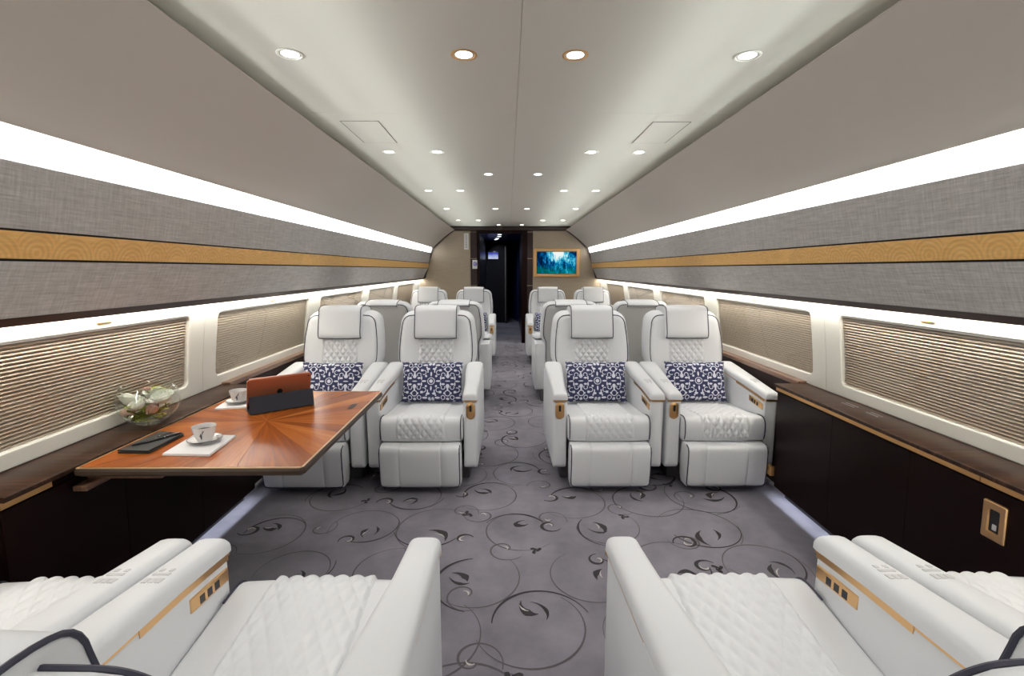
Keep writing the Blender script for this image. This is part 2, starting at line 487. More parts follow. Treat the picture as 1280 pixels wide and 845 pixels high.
def scroll_motif(cx, cy, sc, rot, flip):
    R_ = lambda a: rot + flip * a
    def T(path):
        out = []
        for x, y in path:
            x *= flip
            out.append((cx + sc * (x * math.cos(rot) - y * math.sin(rot)), cy + sc * (x * math.sin(rot) + y * math.cos(rot))))
        return out
    def rb(g_, path, ws, z): ribbon(g_, T(path), [w * sc for w in ws], z)
    # long faint vine, dark stalk, curl, leaf and silver hook
    q = rm_.uniform
    rb(gf, arc_path(0, 0, .25, q(.20, .26), q(0, .8), q(3.6, 4.8), 30), taper(30, .003, .010, .004), .0011)
    rb(gd, arc_path(-.02, .02, .235, q(.17, .22), 3.2, q(5.2, 6.1), 22), taper(22, .004, q(.012, .020), .005, .7), .0014)
    if rm_.random() < .75:      # curl
        cx_, cy_ = .13 + q(-.03, .04), -.11 + q(-.03, .03); e = q(4.6, 7.2)
        rb(gd, arc_path(cx_, cy_, q(.06, .085), .014, q(-.4, .4), e, 26), taper(26, .006, q(.018, .026), .007, .35), .0016)
        rb(gl_, arc_path(cx_, cy_, .030, .014, e - 3.4, e, 12), taper(12, .003, .014, .005, .6), .0020)
    # comma leaves
    r0 = q(.07, .11); a0 = q(-.9, .2)
    rb(gd, arc_path(-.05, -.10, r0, r0 * q(.6, .95), a0, a0 + q(1.5, 2.3), 16), taper(16, .003, q(.034, .052), .003, q(.4, .7)), .0018)
    if rm_.random() < .8:
        rb(gd, arc_path(.0 + q(-.03, .03), -.02, .06, .11, 2.8 + q(-.4, .4), 4.5, 12), taper(12, .002, q(.020, .034), .002, .45), .0017)
    if rm_.random() < .7:
        rb(gl_, arc_path(-.03, -.11, r0 * .72, r0 * .62, a0 + .5, a0 + 1.7, 10), taper(10, .002, .010, .002), .0021)
    if rm_.random() < .8:       # second thin tendril
        rb(gf, arc_path(.28, .13, .12, .02, q(2.0, 2.8), 8.2, 24), taper(24, .004, .012, .005), .0012)
        rb(gl_, arc_path(.28, .13, .03, .014, 5.8, 8.0, 8), taper(8, .002, .010, .003), .0020)
    if rm_.random() < .3:       # small three-pointed sprig
        cx_, cy_ = .18 + q(-.05, .05), .20 + q(-.05, .05)
        for a_ in (.3, 2.0, 3.9):
            rb(gd, arc_path(cx_ + .04 * math.cos(a_), cy_ + .04 * math.sin(a_), .045, .05, a_ + 2.2, a_ + 3.6, 10), taper(10, .014, .024, .002, .2), .0019)
rm_ = random.Random(33)
rr_ = random.Random(21)
row = 0
y = 0.95
while y < 9.4:
    x = -1.32 + (0.24 if row % 2 else 0.0)
    while x < 1.42:
        scroll_motif(x + rr_.uniform(-.05, .05), y + rr_.uniform(-.05, .05), rr_.uniform(.72, .95), rr_.choice((0, .6, 1.7, 2.6, 3.6, 4.6, 5.5)) + rr_.uniform(-.2, .2), rr_.choice((-1, 1)))
        x += 0.46
    y += 0.37; row += 1
for nm, g_, mt in (('dark_scrolls', gd, 'scroll_dark'), ('faint_scrolls', gf, 'scroll_faint'), ('silver_scrolls', gl_, 'scroll_light')):
    stuff(obj(nm, g_, mt, floor, smooth=False, fix=False))

# ------------------------------------------------------------------ ceiling
CZ = 2.188
g = G(); g.box(-1.25, 1.25, YB, YF, 2.225, 2.25)
ceiling = structure(obj('ceiling', g, 'gap', smooth=False))
ys = [YB, -0.42, 2.62, 5.66, YF]
for i in range(4):
    for s in (-1, 1):
        g = G(); x0, x1 = (0.0006, 1.2) if s > 0 else (-1.2, -0.0006)
        g.box(x0, x1, ys[i] + .0005, ys[i + 1] - .0005, CZ + .012, CZ + .030, .001, 1)
        obj('ceiling_panel', g, 'ceiling', ceiling)
for s in (-1, 1):
    xa, xb, xc, xd = -.958 * s, -.752 * s, -.745 * s, -.955 * s
    g = G(); g.box(min(xb, xd), max(xb, xd), 2.76, 3.20, CZ + .0105, CZ + .0115, .0003, 1)
    hatch = obj('ceiling_hatch', g, 'ceiling', ceiling)
    g = G()
    ox0, ox1 = min(xb, xd) - .004, max(xb, xd) + .004
    g.box(ox0, ox0 + .003, 2.756, 3.204, CZ + .0112, CZ + .0119); g.box(ox1 - .003, ox1, 2.756, 3.204, CZ + .0112, CZ + .0119)
    g.box(ox0, ox1, 2.756, 2.759, CZ + .0112, CZ + .0119); g.box(ox0, ox1, 3.201, 3.204, CZ + .0112, CZ + .0119)
    obj('shadow_gap', g, 'gap', hatch, smooth=False)

# downlights
ring_me = G(); n = 28
prof = [(.050, .0012), (.050, -.0004), (.047, -.0016), (.041, -.0012), (.039, .002), (.040, .006)]
ring_me.loft([[(r * math.cos(2 * PI * k / n), r * math.sin(2 * PI * k / n), z) for k in range(n)] for r, z in prof], True, False, False)
ring_w = ring_me.mesh('trim_ring', 'white_panel'); ring_g = ring_me.mesh('trim_ring_gold', 'gold_satin')
lens_me = G().lathe([(.0395, .0022), (.0395, .0016), (.030, .0006), (.012, .0003)], 24).mesh('lens', 'lens')
ord_ = ['nearest', 'second', 'third', 'fourth', 'fifth', 'sixth', 'farthest']
rows = [(1.94, (-.862, -.21, .21, .862)), (3.45, (-.86, -.53, .53, .86)), (4.228, (-.21, .21)), (5.085, (-.86, -.53, .53, .86)),
        (6.565, (-.86, -.21, .21, .86)), (8.07, (-.86, -.53, .53, .86)), (8.87, (-.21, .21))]
for i, (yy, xs) in enumerate(rows):
    for k, xx in enumerate(xs):
        pos = ({0: 'far left', 1: 'inner left', 2: 'inner right', 3: 'far right'} if len(xs) == 4 else {0: 'left', 1: 'right'})[k]
        size = 'large bright' if i == 0 else 'small'
        d = thing('downlight', '%s round recessed downlight, %s one in the %s ceiling row from the camera' % (size, pos, ord_[i]), 'downlight', (xx, yy, CZ + .0112), 0, 'recessed ceiling downlights')
        link('trim_ring', ring_g if (abs(xx) < .3 and i == 0) else ring_w, d); link('lens', lens_me, d)
        lamp('downlight_beam', 'SPOT', (xx, yy, CZ - .004), SPOT_W, (1.0, 0.97, 0.92), (0, 0, 0), spot_size=math.radians(88), spot_blend=0.6, shadow_soft_size=0.035)
for xx in (-.86, -.53, .53, .86):    # unseen row added above the frame to light the foreground seats
    d = thing('downlight', '%s added round downlight above the foreground seats, out of view' % {-.86: 'leftmost', -.53: 'inner left', .53: 'inner right', .86: 'rightmost'}[xx], 'downlight', (xx, .42, CZ + .0112), 0, 'recessed ceiling downlights')
    link('trim_ring', ring_w, d); link('lens', lens_me, d)
    lamp('downlight_beam', 'SPOT', (xx, .42, CZ - .004), SPOT_W * .75, (1.0, 0.97, 0.92), (0, 0, 0), spot_size=math.radians(88), spot_blend=0.6, shadow_soft_size=0.035)

# ------------------------------------------------------------------ sidewalls
def wall_x(z):       # window panels lean in towards the top
    t = (z - 0.724) / .48
    return 1.757 - 0.060 * max(0.0, t) ** 1.4
def sweep(name, prof, mat, parent, y0=YB, y1=YF, s=1, **kw):
    """a (x,z) outline swept along the cabin; s mirrors it to the left side"""
    g = G(); g.loft([[(s * x, y0, z) for x, z in prof], [(s * x, y1, z) for x, z in prof]])
    return obj(name, g, mat, parent, **kw)
P0 = 1.52
panes = [(1.245 + P0 * k, 1.245 + P0 * k + 1.27) for k in range(5)]
wi = 0
for s, side in ((-1, 'left'), (1, 'right')):
    g = G()
    outer = [(1.30, 2.25), (1.36, 2.22), (1.60, 1.85), (1.78, 1.40), (1.84, .95), (1.80, .30), (1.76, -.03)]
    inner = [(x - .03, z) for x, z in outer][::-1]
    g.loft([[(s * x, YB, z) for x, z in outer + inner], [(s * x, YF, z) for x, z in outer + inner]])
    wall = structure(obj('wall_' + side, g, 'cove', smooth=True))
    # sloped cove panel
    fr = [(1.035, 2.130), (1.09, 2.098), (1.19, 2.025), (1.29, 1.945), (1.37, 1.873), (1.432, 1.815), (1.440, 1.803)]
    bk = [(1.445, 1.815), (1.30, 1.960), (1.10, 2.110), (1.04, 2.136)]
    sweep('cove_panel', chaikin(fr, 1, False) + bk, 'cove', wall, s=s)
    sweep('light_strip', [(1.462, 1.806), (1.486, 1.716), (1.50, 1.716), (1.478, 1.81)], 'strip', wall, s=s, smooth=False)
    sweep('strip_housing', [(1.445, 1.822), (1.500, 1.822), (1.520, 1.712), (1.503, 1.712), (1.486, 1.815)], 'white_panel', wall, s=s, smooth=False)
    sweep('fabric_panel', [(1.486, 1.712), (1.490, 1.716), (1.520, 1.716), (1.555, 1.524), (1.527, 1.522), (1.525, 1.527)], 'fabric', wall, s=s, smooth=False)
    sweep('wood_band', [(1.527, 1.515), (1.546, 1.433), (1.575, 1.433), (1.556, 1.515)], 'band', wall, s=s, smooth=False)
    sweep('gap_backing', [(1.536, 1.526), (1.560, 1.424), (1.60, 1.424), (1.57, 1.526)], 'gap', wall, s=s, smooth=False)
    sweep('fabric_panel', [(1.549, 1.425), (1.588, 1.340), (1.632, 1.246), (1.660, 1.246), (1.620, 1.34), (1.579, 1.425)], 'fabric', wall, s=s, smooth=True, angle=50)
    sweep('lower_trim', [(1.630, 1.245), (1.640, 1.218), (1.700, 1.218), (1.700, 1.226), (1.660, 1.245)], 'dark_trim', wall, s=s, smooth=False)
    sweep('window_light', [(1.656, 1.2165), (1.680, 1.2165), (1.680, 1.2178), (1.656, 1.2178)], 'win_strip', wall, s=s, smooth=False)
    # windows
    bounds = [YB] + [(panes[i][1] + panes[i + 1][0]) / 2 for i in range(-1, -1)]
    edges = [1.12] + [(panes[i][1] + panes[i + 1][0]) / 2 for i in range(4)] + [8.72]
    for i, (p0, p1) in enumerate(panes):
        wi += 1
        q0, q1 = edges[i] + .0015, edges[i + 1] - .0015
        if i == 4: p1 = min(p1, q1 - .1)
        zb, zt = .785, 1.158
        inn = rrect(p0, p1, zb, zt, .028, 5)
        # denser sides so that the panel can curve
        dens = []
        for a in range(len(inn)):
            A_, B_ = inn[a], inn[(a + 1) % len(inn)]
            kk = 8 if math.hypot(A_[0] - B_[0], A_[1] - B_[1]) > .1 else 1
            dens += [(A_[0] + (B_[0] - A_[0]) * t / kk, A_[1] + (B_[1] - A_[1]) * t / kk) for t in range(kk)]
        inn = dens
        cy, cz = (p0 + p1) / 2, (zb + zt) / 2
        out = []
        for (yy, zz) in inn:
            ty = (yy - p0) / (p1 - p0); tz = (zz - zb) / (zt - zb)
            m_ = max(abs(ty - .5), abs(tz - .5))
            # snap to the outer rectangle along whichever side is nearer
            if min(yy - p0, p1 - yy) < .0281 and min(zz - zb, zt - zz) < .0281: Y = q1 if ty > .5 else q0; Z = 1.2165 if tz > .5 else 0.724
            elif abs(ty - .5) >= abs(tz - .5): Y = q1 if ty > .5 else q0; Z = 0.724 + (1.2165 - 0.724) * tz
            else: Z = 1.2165 if tz > .5 else 0.724; Y = q0 + (q1 - q0) * ty
            out.append((Y, Z))
        def w3(P, dx): return [(s * (wall_x(z) + dx), y, z) for y, z in P]
        sm = inset2(ccw(inn), -.006)
        if ccw(inn) is not inn: out = out[::-1]
        inn2 = ccw(inn)
        g = G()
        g.loft([w3(out, .03), w3(out, 0.0), w3(sm, 0.0), w3(inn2, .004), w3(inn2, .030)], True, False, False)
        win = structure(obj('window_%d' % wi, g, 'white_panel', smooth=True, angle=30))
        # pleated blind
        NPL = 27; g = G(); vs = []; nr = 0
        for k in range(NPL):
            for fr_, dx in ((0.0, .042), (.20, .023), (.5, .018), (.80, .023)):
                z = zb - .004 + (zt - zb + .008) * (k + fr_) / NPL
                vs += [(s * (wall_x(z) + dx), p0 - .004, z), (s * (wall_x(z) + dx), p1 + .004, z)]; nr += 1
        g.add(vs, [(2 * k, 2 * k + 1, 2 * k + 3, 2 * k + 2) for k in range(nr - 1)])
        obj('pleated_blind', g, 'blind', win, smooth=False, fix=False)
        g = G()
        r0 = [(s * (wall_x(z) + .012), y, z) for y, z in ((p0 - .002, zb), (p1 + .002, zb), (p1 + .002, zt), (p0 - .002, zt))]
        zz = [zb + (zt - zb) * k / 6 for k in range(7)]
        g.add([(s * (wall_x(z) + .012), yy, z) for z in zz for yy in (p0 - .002, p1 + .002)], [(2 * k, 2 * k + 1, 2 * k + 3, 2 * k + 2) for k in range(6)])
        obj('pane', g, 'pane', win, smooth=True, fix=False)
        # blind header rail under the top of the opening
        g = G(); g.loft([[(s * (wall_x(1.15) + a_), y_, z_) for a_, z_ in ((.008, 1.158), (.008, 1.152), (.030, 1.150), (.030, 1.158))] for y_ in (p0 + .01, p1 - .01)])
        obj('header_rail', g, 'white_panel', win, smooth=False)
        # small gold catch over the opening
        yc = (p0 + p1) / 2 + (.09 if i == 0 else 0)
        xx = wall_x(1.19) - .004
        g = G(); g.box(min(s * xx, s * (xx + .012)), max(s * xx, s * (xx + .012)), yc - .035, yc + .035, 1.180, 1.190, .003, 2)
        catch = obj('blind_catch', g, 'gold', win)
    # plain panel behind the camera and at the front corner
    for q0, q1 in ((YB, 1.12), (8.72, YF)):
        prof = [(wall_x(z), z) for z in (0.724, .85, .97, 1.09, 1.2165)]
        prof2 = [(x + .02, z) for x, z in prof[::-1]]
        g = G(); g.loft([[(s * x, q0, z) for x, z in prof + prof2], [(s * x, q1, z) for x, z in prof + prof2]])
        obj('end_panel', g, 'white_panel', wall)
    # narrow wooden ledge and lower lining beside the seats
    for q0, q1 in ((YB, 1.365), (2.815, YF)):
        g = G(); g.box(min(s * 1.706, s * 1.775), max(s * 1.706, s * 1.775), q0, q1, .705, .733, .003, 1)
        obj('window_ledge', g, 'walnut_mid', wall)
        g = G(); g.box(min(s * 1.718, s * 1.76), max(s * 1.718, s * 1.76), q0, q1, 0.0, .703)
        obj('lower_lining', g, 'column', wall, smooth=False)

# ------------------------------------------------------------------ rear bulkhead, front bulkhead, corridor
g = G(); g.box(-1.8, 1.8, YB - .05, YB, -.03, 2.25)
structure(obj('wall_rear', g, 'bulkhead', smooth=False))

def clip_panel(x0, x1, z0):
    """bulkhead panel outline between x0 and x1 under the cove line"""
    line = [(-1.78, 1.0), (-1.70, 1.22), (-1.60, 1.40), (-1.53, 1.60), (-1.46, 1.79), (-1.25, 1.985), (-1.045, 2.150), (1.045, 2.150), (1.25, 1.985), (1.46, 1.79), (1.53, 1.60), (1.60, 1.40), (1.70, 1.22), (1.78, 1.0)]
    def zt(x):
        for a, c in zip(line, line[1:]):
            if a[0] <= x <= c[0]:
                return a[1] + (c[1] - a[1]) * (x - a[0]) / (c[0] - a[0])
        return 1.0
    xs = sorted({x0, x1} | {p[0] for p in line if x0 < p[0] < x1})
    return [(x0, z0), (x1, z0)] + [(x, zt(x)) for x in xs[::-1]]
def wall_slab(g, poly, y0, y1):
    g.loft([[(x, y0, z) for x, z in poly], [(x, y1, z) for x, z in poly]]); return g
g = wall_slab(G(), [(-1.8, 0), (-.62, 0), (-.62, 2.20), (-1.8, 2.20)], YF + .02, YF + .06)
wall_slab(g, [(.30, 0), (1.8, 0), (1.8, 2.20), (.30, 2.20)], YF + .02, YF + .06)
wall_slab(g, [(-.63, 2.10), (.31, 2.10), (.31, 2.26), (-.63, 2.26)], YF + .02, YF + .06)
front = structure(obj('wall_front', g, 'dark_trim', smooth=False))
def sub(name, poly, mat, y0=YF - .012, y1=YF + .02, parent=front):
    return obj(name, wall_slab(G(), poly, y0, y1), mat, parent, smooth=False)
def shrink(poly, dz):   # lowers the top so that the dark edge shows round it
    return [(x, z if z < .02 else z - dz) for x, z in poly]
sub('bulkhead_panel', shrink(clip_panel(-1.76, -.748, 0.001), .035), 'bulkhead')
sub('bulkhead_panel', shrink(clip_panel(.425, 1.76, 0.001), .035), 'bulkhead')
for x0, x1 in ((-.745, -.625), (.315, .42)):
    sub('pilaster', [(x0, .001), (x1, .001), (x1, 2.085), (x0, 2.085)], 'column', YF - .02)
    for zz in (1.10, 1.605, 2.092):
        sub('gold_line', [(x0, zz - .006), (x1, zz - .006), (x1, zz + .006), (x0, zz + .006)], 'dim_gold', YF - .026, YF - .0205)
# dark cornice following the cabin section
arch = [(-1.60, 1.24), (-1.505, 1.60), (-1.440, 1.775), (-1.235, 1.965), (-1.030, 2.128), (1.030, 2.128), (1.235, 1.965), (1.440, 1.775), (1.505, 1.60), (1.60, 1.24)]
arch_o = [(-1.66, 1.24), (-1.56, 1.62), (-1.49, 1.80), (-1.27, 1.995), (-1.045, 2.176), (1.045, 2.176), (1.27, 1.995), (1.49, 1.80), (1.56, 1.62), (1.66, 1.24)]
n = len(arch); vs = [(x, y_, z) for y_ in (YF - .05, YF + .02) for x, z in arch + arch_o]
fs = []
for i in range(n - 1):
    fs += [(i, i + 1, n + i + 1, n + i), (2 * n + i, 2 * n + n + i, 2 * n + n + i + 1, 2 * n + i + 1), (i, 2 * n + i, 2 * n + i + 1, i + 1), (n + i, n + i + 1, 3 * n + i + 1, 3 * n + i)]
fs += [(0, n, 3 * n, 2 * n), (n - 1, 3 * n - 1, 4 * n - 1, 2 * n - 1)]
structure(obj('trim_1', G().add(vs, fs), 'dark_trim', smooth=False))
# door frame
g = G(); g.box(-.628, -.575, YF - .03, YF + .10, 0, 2.13, .004, 1); g.box(.215, .318, YF - .03, YF + .10, 0, 2.13, .004, 1)
g.box(-.575, .215, YF - .03, YF + .10, 2.07, 2.13, .004, 1)
structure(obj('door_1', g, 'espresso'))
# corridor
g = G(); g.box(-.70, -.62, YF + .06, 15.2, 0, 2.3); structure(obj('wall_corridor_left', g, 'black_gloss', smooth=False))
g = G(); wall_slab(g, [(0, 0)] * 0 or [(.24, 0), (.75, 0), (.75, 2.3), (.24, 2.3)], YF + .10, 12.9)
structure(obj('wall_corridor_right', g, 'black_gloss', smooth=False))
g = G(); g.prism([(.24, 12.9), (-.10, 14.8), (-.06, 14.8), (.75, 12.9)], 0, 2.25)
cw = structure(obj('wall_corridor_angle', g, 'blue_gloss', smooth=False))
g = G(); g.box(-.72, .8, YF + .06, 15.2, 2.14, 2.2)
structure(obj('ceiling_corridor', g, 'blue_gloss', smooth=False))
g = G(); g.box(-.72, .3, 14.8, 14.9, 0, 2.2)
endw = structure(obj('wall_corridor_end', g, 'black_gloss', smooth=False))
# half open inner door with a bright edge
g = G(); g.box(-.115, -.075, 12.6, 14.2, 0.002, 2.02, .004, 1)
structure(obj('door_2', g, 'column'))
g = G(); g.box(-.122, -.112, 12.59, 12.60, .05, 2.00); obj('edge_strip', g, 'steel', bpy.data.objects['door_2'], smooth=False)
# arched partition with a monitor
g = G()
pa = [(-.62, 0), (-.12, 0), (-.12, 2.0), (-.20, 2.05), (-.34, 2.03), (-.50, 1.93), (-.62, 1.80)]
wall_slab(g, pa, 12.75, 12.80)
part = structure(obj('wall_galley', g, 'black_gloss', smooth=False))
mon = thing('monitor', 'small lit blue monitor on the dark wall beyond the doorway', 'monitor', (-.43, 12.74, 1.77))
g = G(); g.box(-.15, .15, -.022, .004, -.115, .115, .006, 2); obj('bezel', g, 'dark', mon)
g = G(); g.add([(-.13, -.0235, -.095), (.13, -.0235, -.095), (.13, -.0235, .075), (-.13, -.0235, .075)], [(0, 1, 2, 3)])
obj('display', g, 'monitor', mon, smooth=False, fix=False, uvfn=lambda c: ((c.x + .13) / .26, (c.z + .095) / .17))
for i, (x, y_) in enumerate(((-.22, 10.4), (-.24, 11.0), (-.30, 11.7), (-.34, 12.1))):
    d = tag(link('downlight', None, None, (x, y_, 2.137)), '%s small cool downlight in the dark corridor ceiling beyond the doorway' % ('nearest', 'second', 'third', 'farthest')[i], 'downlight', 'corridor downlights')
    link('trim_ring', ring_w, d); obj('lens', G().lathe([(.045, .001), (.045, -.002), (.02, -.006)], 16), 'hall_lens', d)
    lamp('corridor_beam', 'SPOT', (x, y_, 2.125), 15, (.80, .88, 1.0), spot_size=math.radians(165), spot_blend=.6, shadow_soft_size=.04)

# television with a gold frame
tv = thing('television', 'wall television in a wide gold frame showing a turquoise forest', 'television', (.868, YF - .012, 1.527))
g = G()
o4 = [(-.432, -.262), (.432, -.262), (.432, .262), (-.432, .262)]; i4 = [(-.372, -.205), (.372, -.205), (.372, .205), (-.372, .205)]
R1 = lambda P, y_: [(x, y_, z) for x, z in P]
g.loft([R1(o4, 0), R1(o4, -.03), R1(inset2(o4, .008), -.036), R1(inset2(i4, -.012), -.034), R1(i4, -.022), R1(i4, 0)], True, False, False)
obj('frame', g, 'gold_satin', tv, angle=20)
g = G(); g.box(-.371, .371, -.020, -.002, -.204, .204); scr = obj('screen', g, 'dark', tv, smooth=False)
g = G(); g.add([(-.368, -.021, -.201), (.368, -.021, -.201), (.368, -.021, .201), (-.368, -.021, .201)], [(0, 1, 2, 3)])
obj('picture', g, 'tv_picture', scr, smooth=False, fix=False, uvfn=lambda c: ((c.x + .368) / .736, (c.z + .201) / .402))

# notices on the left of the doorway
sg = thing('notice_plate', 'tall narrow white notice plate high on the taupe bulkhead left of doorway', 'sign', (-.822, YF - .012, 1.92))
g = G(); g.box(-.042, .042, -.010, 0, -.15, .15, .004, 2); obj('plate', g, 'sign_white', sg)
g = G(); r3 = random.Random(4)
for k in range(9):
    z = .115 - k * .028; w = r3.uniform(.010, .018)
    g.box(-w, w, -.0112, -.0098, z - .008, z + .008)
obj('printed_marks', g, 'sign_grey', sg, smooth=False)
sg = thing('round_icon_sign', 'small white sign with violet emblem on the brown pilaster left of doorway', 'sign', (-.662, YF - .020, 1.497))
g = G(); g.box(-.050, .050, -.010, 0, -.082, .082, .004, 2); obj('plate', g, 'sign_white', sg)
g = G(); g.loft([[(r * math.cos(2 * PI * k / 20), y_, .008 + 1.15 * r * math.sin(2 * PI * k / 20)) for k in range(20)] for r, y_ in ((.018, -.0105), (.018, -.012), (.036, -.012), (.036, -.0105))], True, False, False)
g.box(-.006, .022, -.012, -.0105, -.004, .020)
obj('emblem', g, 'sign_violet', sg)

# ------------------------------------------------------------------ seats
AY = lambda z: .585 + .26 * (z - .45)          # front face of the backrest
def smooth01(t): t = max(0.0, min(1.0, t)); return t * t * (3 - 2 * t)

SEAT = {}      # meshes shared by all seats: name -> mesh
def quilt_h(a, c):
    u = a / .046 + c / .060; v = a / .046 - c / .060
    return min(abs(math.sin(PI * u)), abs(math.sin(PI * v))) ** .62

# plinth and skirt
SEAT['plinth'] = G().box(-.29, .29, .14, .80, 0.0, .15, .01, 2).mesh('plinth', 'plinth')
SEAT['skirt'] = G().box(-.236, .236, .03, .78, .125, .40, .012, 2).mesh('skirt', 'leather')
# cushion
cp = [(.64, .430), (.45, .434), (.25, .446), (.10, .462), (.03, .474), (-.022, .474), (-.048, .440), (-.050, .375), (-.038, .324), (.02, .316), (.30, .316), (.64, .316)]
cprof = ccw(chaikin(cp, 2))
g = G(); loft_x(g, cprof, .262, .022, puff=.006); SEAT['cushion'] = g.mesh('cushion', 'leather')
top_line = [(.60, .431), (.45, .434), (.25, .446), (.10, .462), (.03, .474), (-.022, .474), (-.048, .440), (-.050, .375), (-.041, .338)]
tl = chaikin(top_line, 3, False)
cum = [0.0]
for a, c in zip(tl, tl[1:]): cum.append(cum[-1] + math.hypot(c[0] - a[0], c[1] - a[1]))
def on_line(t):
    d = t * cum[-1]
    for i in range(len(cum) - 1):
        if d <= cum[i + 1] or i == len(cum) - 2:
            q = (d - cum[i]) / max(1e-9, cum[i + 1] - cum[i]); a, c = tl[i], tl[i + 1]
            l = math.hypot(c[0] - a[0], c[1] - a[1]) or 1
            return (a[0] + (c[0] - a[0]) * q, a[1] + (c[1] - a[1]) * q), (-(c[1] - a[1]) / l, (c[0] - a[0]) / l)
def qfn(u, v):
    x = -.155 + .31 * u
    (y_, z_), (ny, nz) = on_line(v)
    if nz < 0 and y_ > 0: ny, nz = -ny, -nz
    if y_ <= 0 and ny > 0: ny, nz = -ny, -nz
    e = min(1.0, min(u, 1 - u) / .04, min(v, 1 - v) / .03)
    h = (.002 + .0095 * quilt_h(x, v * cum[-1])) * max(0.0, e) - .002 * (1 - max(0.0, e)) + .006 * (1 - (x / .262) ** 2)
    return (x, y_ + ny * h, z_ + nz * h)
g = G(); g.grid(qfn, 70, 130); SEAT['cushion_quilt'] = g.mesh('cushion_quilt', 'leather', angle=80)
for s in (-1, 1): g = G(); g.tube([(s * .252, y_ - .0, z_ + .001) for y_, z_ in [(p[0] - .002 if p[0] < .0 else p[0], p[1]) for p in tl if p[0] < .06]], .0034, 6); SEAT['cushion_piping%d' % s] = g.mesh('cushion_piping', 'piping')
# footrest
fp = [(.030, .316), (-.080, .320), (-.118, .298), (-.116, .190), (-.104, .055), (-.080, .043), (.030, .043)]
g = G(); loft_x(g, chaikin(fp, 2), .252, .016, grooves=(-.13, .13)); SEAT['footrest'] = g.mesh('footrest', 'leather', angle=50)
g = G()
g.tube([(-.247, -.075, .313)] + [(-.247, y_, z_) for y_, z_ in ((-.104, .302), (-.113, .276), (-.112, .20), (-.102, .07))] + [(-.236, -.098, .052), (-.20, -.096, .047), (.20, -.096, .047), (.236, -.098, .052)] + [(.247, y_, z_) for y_, z_ in ((-.102, .07), (-.112, .20), (-.113, .276), (-.104, .302))] + [(.247, -.075, .313)], .0038, 6)
SEAT['footrest_piping'] = g.mesh('footrest_piping', 'piping')
# backrest
half = [(.252, .33), (.252, .50), (.252, .62), (.255, .655), (.270, .685), (.284, .72), (.286, .80), (.280, .90), (.270, .97)]
cr = .075
half += [(.268 - cr + cr * math.cos(math.radians(t)), .985 + cr * math.sin(math.radians(t))) for t in (10, 30, 50, 70, 90)]
half += [(.10, 1.062), (0.0, 1.063)]
outl = ccw([(x, z) for x, z in half] + [(-x, z) for x, z in half[::-1][1:]])
def bring(d, dy): return [(x, AY(z) + dy, z) for x, z in inset2(outl, d)]
g = G(); g.loft([bring(.062, -.010), bring(.042, -.012), bring(.022, -.008), bring(.006, .004), bring(0, .018), bring(-.016, .065), bring(-.019, .13), bring(-.008, .185), bring(.004, .200), bring(.020, .206), bring(.06, .208)])
SEAT['backrest'] = g.mesh('backrest', 'leather', angle=60)
g = G(); g.loft([bring(.019, .2075), bring(.024, .2105), bring(.07, .2125)], True, False, True)
SEAT['back_panel'] = g.mesh('back_panel', 'leather_back', angle=60)
# front and rear piping, following the outline above the arms
def pipe_path(d, dy, zmin):
    r_ = bring(d, dy); N_ = len(r_)
    k0 = min(range(N_), key=lambda i: (r_[i][2] > .335, r_[i][0]))
    idx = [i for i in range(N_) if r_[i][2] > zmin]
    # walk the ring from the right bottom, over the top, to the left bottom
    right = sorted([p for p in r_ if p[0] > .001 and p[2] > zmin], key=lambda p: (p[2] - p[0] * .9))
    left = [(-x, y_, z) for x, y_, z in right[::-1]]
    return chaikin(right + left, 2, False)
g = G(); g.tube(pipe_path(.008, -.001, .47), .0034, 6); SEAT['front_piping'] = g.mesh('front_piping', 'piping')
g = G(); g.tube(pipe_path(.012, .2075, .34), .0036, 6); SEAT['rear_piping'] = g.mesh('rear_piping', 'piping')
def bq(u, v):
    x = -.135 + .27 * u; z = .50 + .385 * v
    e = max(0.0, min(1.0, min(u, 1 - u) / .05, min(v, 1 - v) / .04))
    h = (.001 + .0125 * quilt_h(x, z)) * e
    return (x, AY(z) - .011 - h, z)
g = G(); g.grid(bq, 60, 84); SEAT['back_quilt'] = g.mesh('back_quilt', 'leather', angle=80)
# headrest: a pad folded over the top of the back
hp = [(AY(.887) + .004, .883), (AY(.89) - .036, .883), (AY(.905) - .052, .900), (AY(.96) - .056, .96), (AY(1.05) - .054, 1.05), (AY(1.08) - .050, 1.105), (.745, 1.122), (.83, 1.122), (.915, 1.112), (.958, 1.098), (.972, 1.074), (.960, 1.058), (.925, 1.052), (.88, 1.045), (.78, 1.04), (AY(1.0) + .004, 1.0)]
hprof = ccw(chaikin(hp, 2))
g = G(); loft_x(g, hprof, .162, .012, puff=.004); SEAT['headrest'] = g.mesh('headrest', 'leather', angle=60)
hout = chaikin([(AY(.89) - .030, .883), (AY(.905) - .052, .900), (AY(.96) - .056, .96), (AY(1.05) - .054, 1.05), (AY(1.08) - .050, 1.105), (.745, 1.122), (.83, 1.122), (.915, 1.112), (.958, 1.098), (.972, 1.074), (.962, 1.062)], 2, False)
g = G(); g.tube([(-.158, y_, z_) for y_, z_ in hout[::-1]] + [(-.150, hout[0][0] - .008, .883), (.150, hout[0][0] - .008, .883)] + [(.158, y_, z_) for y_, z_ in hout], .0034, 6)
SEAT['headrest_piping'] = g.mesh('headrest_piping', 'piping')
g = G(); g.tube([(-.158, .9735, 1.074), (.158, .9735, 1.074)], .0034, 6); SEAT['headrest_hem'] = g.mesh('headrest_hem', 'piping')
